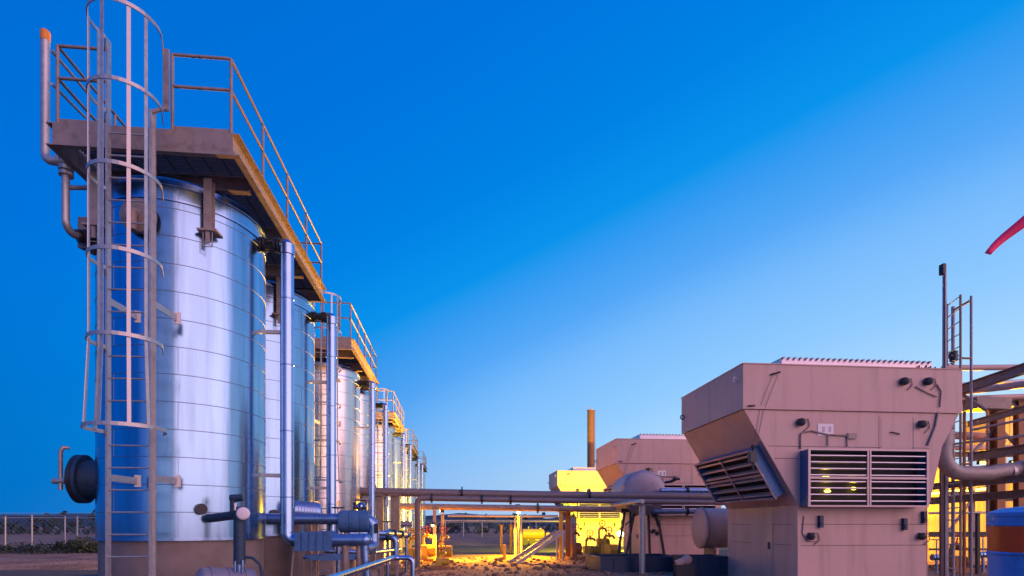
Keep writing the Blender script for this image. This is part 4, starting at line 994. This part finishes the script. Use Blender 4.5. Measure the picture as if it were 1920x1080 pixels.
rt, of = pthing('leaning_ramp', (a.x, a.y, 0), 'long grey steel ramp sloping up from the gravel to the right', 'ramp')
m = MB(); dirv = (b - a); sd = V((-dirv.y, dirv.x, 0)).normalized()
for s_ in (-.28, .28): m.bar([a + sd * s_, b + sd * s_], .16, .05)
m.build('side_rail', 'galv', rt, of)
m = MB()
for k in range(14): q = a.lerp(b, (k + .5) / 14); m.obox(q - sd * .26, sd * .52, dirv.normalized() * .05, V((0, 0, .05)))
m.build('tread', 'galv', rt, of)
m = MB(); m.bar([b + sd * .2, V((b.x + sd.x * .2, b.y + sd.y * .2, 0))], .08, .08, (0, 1, 0)); m.bar([b - sd * .2, V((b.x - sd.x * .2, b.y - sd.y * .2, 0))], .08, .08, (0, 1, 0)); m.build('leg', 'galv', rt, of)
# loose rocks on the lit gravel
rb_ = MB(); rnd = random.Random(4)
for k in range(1300):
    x = rnd.uniform(-1.5, 8); y = rnd.uniform(17.5, 29); s_ = rnd.random() ** 6 * .10 + .018
    rb_.ball((x, y, s_ * .25), s_, 6, 4, (1, rnd.uniform(.7, 1.2), .7))
tag(rb_.build('rubble', 'ground'), 'loose stones scattered over the lamp-lit gravel', 'rubble', kind='stuff')

# ================================================================== RIGHT-HAND PIPE RACK
RX = 14.9
rt, of = pthing('pipe_rack', (RX, 16, 0), 'brown steel pipe rack standing behind the nearest cooler', 'pipe rack')
def col(px, Y, ztop_py, wd, m_='rust', name='column'):
    p = aY(px, ztop_py, Y); m = MB(); m.ibeam((p.x, Y, 0), (p.x, Y, p.z), wd, wd, .016, (0, 1, 0)); m.build(name, m_, rt, of)
col(1770, 16.0, 690, .17, 'beam'); col(1870, 16.6, 745, .28); col(1822, 20.5, 900, .16, 'beam'); col(1868, 20.5, 880, .2); col(1910, 16.6, 745, .2)
def yb(px0, py0, Y0, px1, py1, h, wd, m_='beam', name='beam'):
    a = aY(px0, py0, Y0); b = aX(px1, py1, a.x) if True else None
    m = MB(); m.ibeam(a, b, h, wd, .02); m.build(name, m_, rt, of)
yb(1768, 742, 16.4, 1960, 678, .26, .22); yb(1815, 796, 16.6, 1960, 756, .18, .16, 'beige'); yb(1815, 858, 16.6, 1960, 836, .26, .24); yb(1742, 913, 16.8, 1960, 893, .2, .2); yb(1742, 940, 17.4, 1960, 922, .22, .2)
def xb(px0, px1, py, Y, h, wd, m_='beam'):
    m = MB(); m.ibeam(aY(px0, py, Y), aY(px1, py, Y), h, wd, .018); m.build('cross_beam', m_, rt, of)
xb(1770, 1960, 757, 16.6, .2, .16, 'beam'); xb(1742, 1960, 1002, 20.0, .2, .16, 'dark'); xb(1742, 1960, 1062, 20.0, .12, .12, 'dark'); xb(1742, 1960, 936, 20.3, .16, .14, 'dark')
m = MB(); m.box(tuple(aY(1832, 765, 15.8)), tuple(aY(1868, 752, 16.3))); m.build('junction_box', 'beam', rt, of)
for px, Y, py in ((1930, 14.0, 700),): col(px, Y, py, .13, 'beam')
def brace(a, b): m = MB(); m.bar([a, b], .09, .05); m.build('brace', 'beam', rt, of)
brace(aY(1826, 848, 16.7), aY(1868, 800, 16.7)); brace(aY(1872, 800, 16.7), aY(1915, 846, 16.7)); brace(aY(1776, 1000, 20.1), aY(1820, 940, 20.1)); brace(aX(1790, 730, 15.3), aX(1850, 770, 15.3))
yb(1815, 880, 17.6, 1960, 866, .14, .14, 'beige')
xb(1765, 1960, 852, 17.5, .16, .14); xb(1765, 1960, 925, 18.4, .14, .12); xb(1742, 1960, 1030, 20.2, .08, .08, 'dark')
def rp(pts, r, m_, label, fl=()):
    run('rack_pipe', pts, r, m_, label, 'pipes on the right-hand rack', flanges=fl, rb=.3)
rp([aY(1768, 690, 15.6), aY(1960, 688, 15.6)], .085, 'cooler', 'topmost level pinkish pipe on the right-hand rack')
rp([aY(1800, 748, 16.3), aY(1960, 742, 16.3)], .09, 'cooler', 'pinkish pipe below the sloping top beam of the rack')
rp([aY(1800, 735, 17.2), aY(1960, 716, 14.8)], .11, 'cooler', 'thick pinkish pipe crossing behind the sloping top beam')
rp([aY(1760, 815, 17.3), aY(1870, 820, 17.3), aY(1880, 830, 17.3)], .13, 'cooler', 'pinkish pipe at mid height of the rack, left of the brown column')
rp([aX(1822, 806, 14.9), aX(1960, 778, 14.9)], .035, 'galv', 'thin dark handrail pipe at mid height of the rack')
rp([aX(1760, 836, 14.5), aX(1960, 812, 14.5)], .035, 'galv', 'second thin handrail pipe, below the first on the rack')
rp([aY(1742, 962, 17.6), aY(1862, 961, 17.6)], .04, 'galv', 'thin level guard pipe across the yellow-lit wall')
rp([aY(1770, 770, 18.0), aY(1960, 766, 18.0)], .07, 'galv', 'grey pipe crossing behind the brown column, below the junction box')
rp([aY(1770, 840, 18.2), aY(1960, 838, 18.2)], .09, 'cooler', 'pinkish pipe just under the thick dark beam of the rack')
rp([aY(1770, 722, 18.6), aY(1960, 712, 18.6)], .06, 'galv', 'thin grey pipe behind the sloping top beam of the rack')
rp([aY(1808, 720, 16.9), aY(1808, 1080, 16.9)], .045, 'rust', 'rusty vertical pipe standing between the open ladder and the frame')
rp([aY(1852, 760, 17.2), aY(1852, 1010, 17.2), aY(1880, 1012, 17.2)], .05, 'beige', 'slim drop pipe bending right at its foot, left of the brown column')
Yc = 23.0; a = aY(1884, 846, Yc); b = aY(1990, 782, Yc)
rt2, of2 = pthing('equipment_cabin', ((a.x + b.x) / 2, Yc, 0), 'ochre raised cabin lit orange behind the upper rack beams', 'cabin')
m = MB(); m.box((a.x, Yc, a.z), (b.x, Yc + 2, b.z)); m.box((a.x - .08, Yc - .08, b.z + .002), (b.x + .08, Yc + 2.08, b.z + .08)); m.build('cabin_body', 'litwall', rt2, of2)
m = MB()
for x in (a.x + .1, b.x - .2):
    for y in (Yc + .1, Yc + 1.8): m.box((x, y, 0), (x + .1, y + .1, a.z))
build_each(m, 1, 'leg', 'beam', rt2, of2)
m = MB()
for k in range(6): x = a.x + (b.x - a.x) * (k + .5) / 6; m.box((x - .02, Yc - .025, a.z + .03), (x + .02, Yc - .001, b.z - .03))
m.build('wall_ribs', 'beam', rt2, of2)
# mast
p = aY(1771, 496, 15.2); rt2, of2 = pthing('mast', (p.x, 15.2, 0), 'tall dark mast with a small box at its top behind the cooler', 'mast')
m = MB(); m.lathe([(.085, 0), (.085, 5.2), (.06, 5.2), (.05, p.z)], (p.x, 15.2, 0), n=14); m.build('pole', 'vessel', rt2, of2)
m = MB(); m.box((p.x - .11, 15.12, p.z - .3), (p.x - .03, 15.28, p.z)); m.build('top_box', 'dark', rt2, of2)
m = MB(); m.tube([(p.x - .07, 15.12, 0.2), (p.x - .07, 15.12, p.z - .3)], .014, 6); m.build('cable', 'dark', rt2, of2)
# plain ladder of the rack
rt2, of2 = pthing('access_ladder', (aY(1800, 984, 15).x, 15, 0), 'open steel ladder standing against the rack beside the mast', 'ladder')
A1, A2 = aY(1776, 570, 15.6), aY(1801, 556, 14.9)
m = MB(); m.cyl((A1.x, A1.y, 0), A1, .028, 10); m.build('stringer', 'vessel', rt2, of2)
m = MB(); m.cyl((A2.x, A2.y, 0), A2 + V((0, 0, .05)), .032, 10); m.build('stringer', 'beam', rt2, of2)
z = .4
while z < A1.z: MB().cyl((A1.x, A1.y, z), (A2.x, A2.y, z), .018, 6).build('rung', 'galv', rt2, of2); z += .36
rt2, of2 = pthing('ladder_frame', (aY(1820, 984, 15).x, 15, 0), 'tall two-post steel frame right of the open ladder', 'frame')
B1, B2 = aY(1787, 575, 15.9), aY(1821, 555, 14.9)
for q, r_ in ((B1, .05), (B2, .035)): MB().cyl((q.x, q.y, 0), q, r_, 10).build('post', 'vessel', rt2, of2)
m = MB(); q1 = B1 - V((0, 0, .12)); q2 = B2 - V((0, 0, .12)); m.tube([q1, q2], .035, 8); m.build('cross_bar', 'rust', rt2, of2)
for py in (672, 870): q = aY(1821, py, 14.9); m = MB(); m.tube([V((A2.x + .06, A2.y, q.z)), q], .03, 8); m.build('cross_bar', 'rust', rt2, of2)
m = MB(); q = aY(1788, 668, 15.75); m.cyl(q - V((.15, 0, 0)), q + V((.1, 0, 0)), .08, 10); m.cyl(q - V((0, 0, .15)), q + V((0, 0, .15)), .11, 10); m.build('valve', 'dark', rt2, of2)
# curved duct
rt2, of2 = pthing('curved_duct', (aY(1775, 984, 14.6).x, 14.6, 0), 'fat grey-brown duct curving from vertical to horizontal beside the cooler', 'duct')
yd = 14.25
m = MB(); pts = bend([aY(1772, 806, yd), aY(1766, 886, yd), aY(1850, 888, yd), aY(1960, 870, yd)], .55, 10)
m.tube(pts, .20, 20); m.build('duct_run', 'beige', rt2, of2)
m = MB(); q = aY(1772, 803, yd); m.lathe([(.21, -.02), (.12, .12), (.06, .2)], q, (0, 0, 1), 18); m.build('reducer', 'beige', rt2, of2)
m = MB(); q = aY(1892, 884, yd); m.lathe([(.204, -.05), (.22, -.05), (.22, .05), (.204, .05)], q, (1, 0, .1), 20, False, False); m.build('clamp_ring', 'galv', rt2, of2)
# lit wall and tubes
Yw = 24.0
rt2, of2 = pthing('cladding_wall', (aY(1830, 984, Yw).x, Yw, 0), 'ochre clad wall glowing yellow under the rack lights', 'wall')
a = aY(1700, 860, Yw); b = aY(2080, 860, Yw)
zt_ = aY(1700, 880, Yw).z
m = MB(); x = a.x
while x < b.x: m.prism([(x, Yw, 0), (x + .15, Yw, 0), (x + .19, Yw - .04, 0), (x + .26, Yw - .04, 0), (x + .30, Yw, 0), (x + .30, Yw + .1, 0), (x, Yw + .1, 0)], (0, 0, zt_)); x += .30
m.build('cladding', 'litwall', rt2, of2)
m = MB(); m.box((a.x, Yw - .12, zt_), (b.x, Yw + .2, zt_ + .18)); m.build('cap_flashing', 'beam', rt2, of2)
m = MB()
for k in range(5): x = a.x + (b.x - a.x) * k / 5 + .6; m.box((x, Yw - .14, 0), (x + .14, Yw - .045, zt_ - .002))
m.build('wall_post', 'beam', rt2, of2)
for (p0, p1, y, lb) in (((1744, 926), (1800, 920), 21.4, 'glowing yellow tube lamp low under the rack, nearer the cooler'), ((1806, 922), (1866, 914), 21.4, 'glowing yellow tube lamp low under the rack, farther right'),
                    ((1835, 868), (1866, 868), 19.2, 'short glowing tube lamp under the thick dark beam, left one'), ((1895, 868), (1925, 868), 19.2, 'short glowing tube lamp under the thick dark beam, right one')):
    A_, B_ = aY(*p0, y), aY(*p1, y); rt3, of3 = pthing('tube_lamp', tuple(A_), lb, 'lamp', 'tube lamps under the rack')
    m = MB(); m.cyl(A_, B_, .055, 12); m.build('tube', 'tube', rt3, of3)
    m = MB(); dv = B_ - A_; m.obox(A_ + V((0, -.07, .065)), dv, V((0, .14, 0)), V((0, 0, .04))); m.box((A_.x - .03, y - .06, A_.z - .06), (A_.x - .003, y + .06, A_.z + .06)); m.box((B_.x + .003, y - .06, B_.z - .06), (B_.x + .03, y + .06, B_.z + .06)); m.build('housing', 'dark', rt3, of3)
    aim(lamp('tube_lamp_light', 'SPOT', ((B_ - A_) * .5 + (V((0, .15, -.12)) if y > 20 else V((0, -.1, .3)))), (1, .50, .0), 520 if y > 20 else 3200, rt3, shadow_soft_size=.2, spot_size=R(150), spot_blend=.4), (.4, 1, -.35) if y > 20 else ((-.15, -.6, .75) if p0[0] < 1860 else (.35, 1, .25)))
# stand and handwheel before the wall
valve(1843, 1006, 1040, 18.4, 'valve with handwheel standing in front of the yellow-lit wall', .17, 'red')
valve(1756, 1012, 1045, 18.2, 'valve standing between the cooler and the yellow-lit wall', .17, 'dark')
machine(1790, 19.0, 'dark pump skid standing before the yellow-lit wall', 11, .5, .9, 'rust')
p = aY(1833, 962, 17.9); rt2, of2 = pthing('support_post', (p.x, 17.9, 0), 'thin T-headed post in front of the yellow-lit wall', 'post', 'pipe support posts in the yard')
m = MB(); m.box((p.x - .05, 17.85, 0), (p.x + .05, 17.95, p.z)); m.build('shaft', 'dark', rt2, of2)
m = MB(); m.box((p.x - .16, 17.8, p.z), (p.x + .1, 18.0, p.z + .06)); m.build('plates', 'dark', rt2, of2)

# striped drum marker
Yd = 5.6; p = aY(1951, 984, Yd); r_ = abs(aY(1866, 984, Yd).x - p.x) * .82
rt2, of2 = pthing('striped_barrier', (p.x, Yd, 0), 'tall round blue and orange-red striped marker drum in front of the pipe rack', 'marker drum')
zt_, za, zb = aY(1900, 961, Yd).z, aY(1900, 984, Yd).z, aY(1900, 1038, Yd).z
m = MB(); m.lathe([(r_, zb - .55), (r_, zb)], (p.x, Yd, 0), n=48, capb=False); m.lathe([(r_, za), (r_, zt_ - .02)], (p.x, Yd, 0), n=48, capa=False); m.build('band', 'drum_blue', rt2, of2)
m = MB(); m.lathe([(r_ + .002, zb), (r_ + .002, za)], (p.x, Yd, 0), n=48, capa=False, capb=False); m.build('red_band', 'drum_red', rt2, of2)
m = MB(); m.lathe([(r_ + .002, 0), (r_ + .002, zb - .55)], (p.x, Yd, 0), n=48, capb=False); m.build('red_band', 'drum_red', rt2, of2)
m = MB()
for z in (zb, za, zb - .30): m.lathe([(r_ + .003, z - .018), (r_ + .014, z - .008), (r_ + .014, z + .008), (r_ + .003, z + .018)], (p.x, Yd, 0), n=48, capa=False, capb=False)
build_each(m, 3, 'rolled_rib', 'drum_blue', rt2, of2)
m = MB(); m.lathe([(r_ - .01, zt_ - .05), (r_ + .012, zt_ - .04), (r_ + .012, zt_), (r_ * .75, zt_ + .05), (r_ * .3, zt_ + .075), (.001, zt_ + .08)], (p.x, Yd, 0), n=48); m.build('lid', 'drum_blue', rt2, of2)

# red streamer on a pole just outside the right edge
Yf = 12.0; tip = aY(1852, 476, Yf); mid_ = aY(1895, 438, Yf); root_ = aY(1990, 352, Yf)
rt2, of2 = pthing('red_streamer', (root_.x, Yf, 0), 'red wind streamer blowing down to the left against the sky', 'streamer')
m = MB(); pts = []; n = 14
for i in range(n + 1):
    t = i / n; q = tip.lerp(root_, t); q.y += .10 * math.sin(t * 7); q.z += .012 * math.sin(t * 9); wd = .10 + .26 * t
    u = (root_ - tip).normalized(); sd = V((-u.z, 0, u.x)).normalized()
    pts.append((q, sd, wd))
vs = []; fs = []
for q, sd, wd in pts:
    for s_ in (-.5, .5):
        for dy in (-.008, .008): vs.append(q + sd * wd * s_ + V((0, dy + s_ * .08, 0)))
for i in range(n):
    a = i * 4; fs += [(a, a + 4, a + 6, a + 2), (a + 1, a + 3, a + 7, a + 5), (a, a + 1, a + 5, a + 4), (a + 2, a + 6, a + 7, a + 3)]
fs += [(0, 2, 3, 1), (n * 4, n * 4 + 1, n * 4 + 3, n * 4 + 2)]
m.add(vs, fs, True); m.build('cloth', 'fabric', rt2, of2)
m = MB(); m.cyl((root_.x + .1, Yf, 0), (root_.x + .1, Yf, root_.z + .3), .04, 10); m.build('pole', 'galv', rt2, of2)
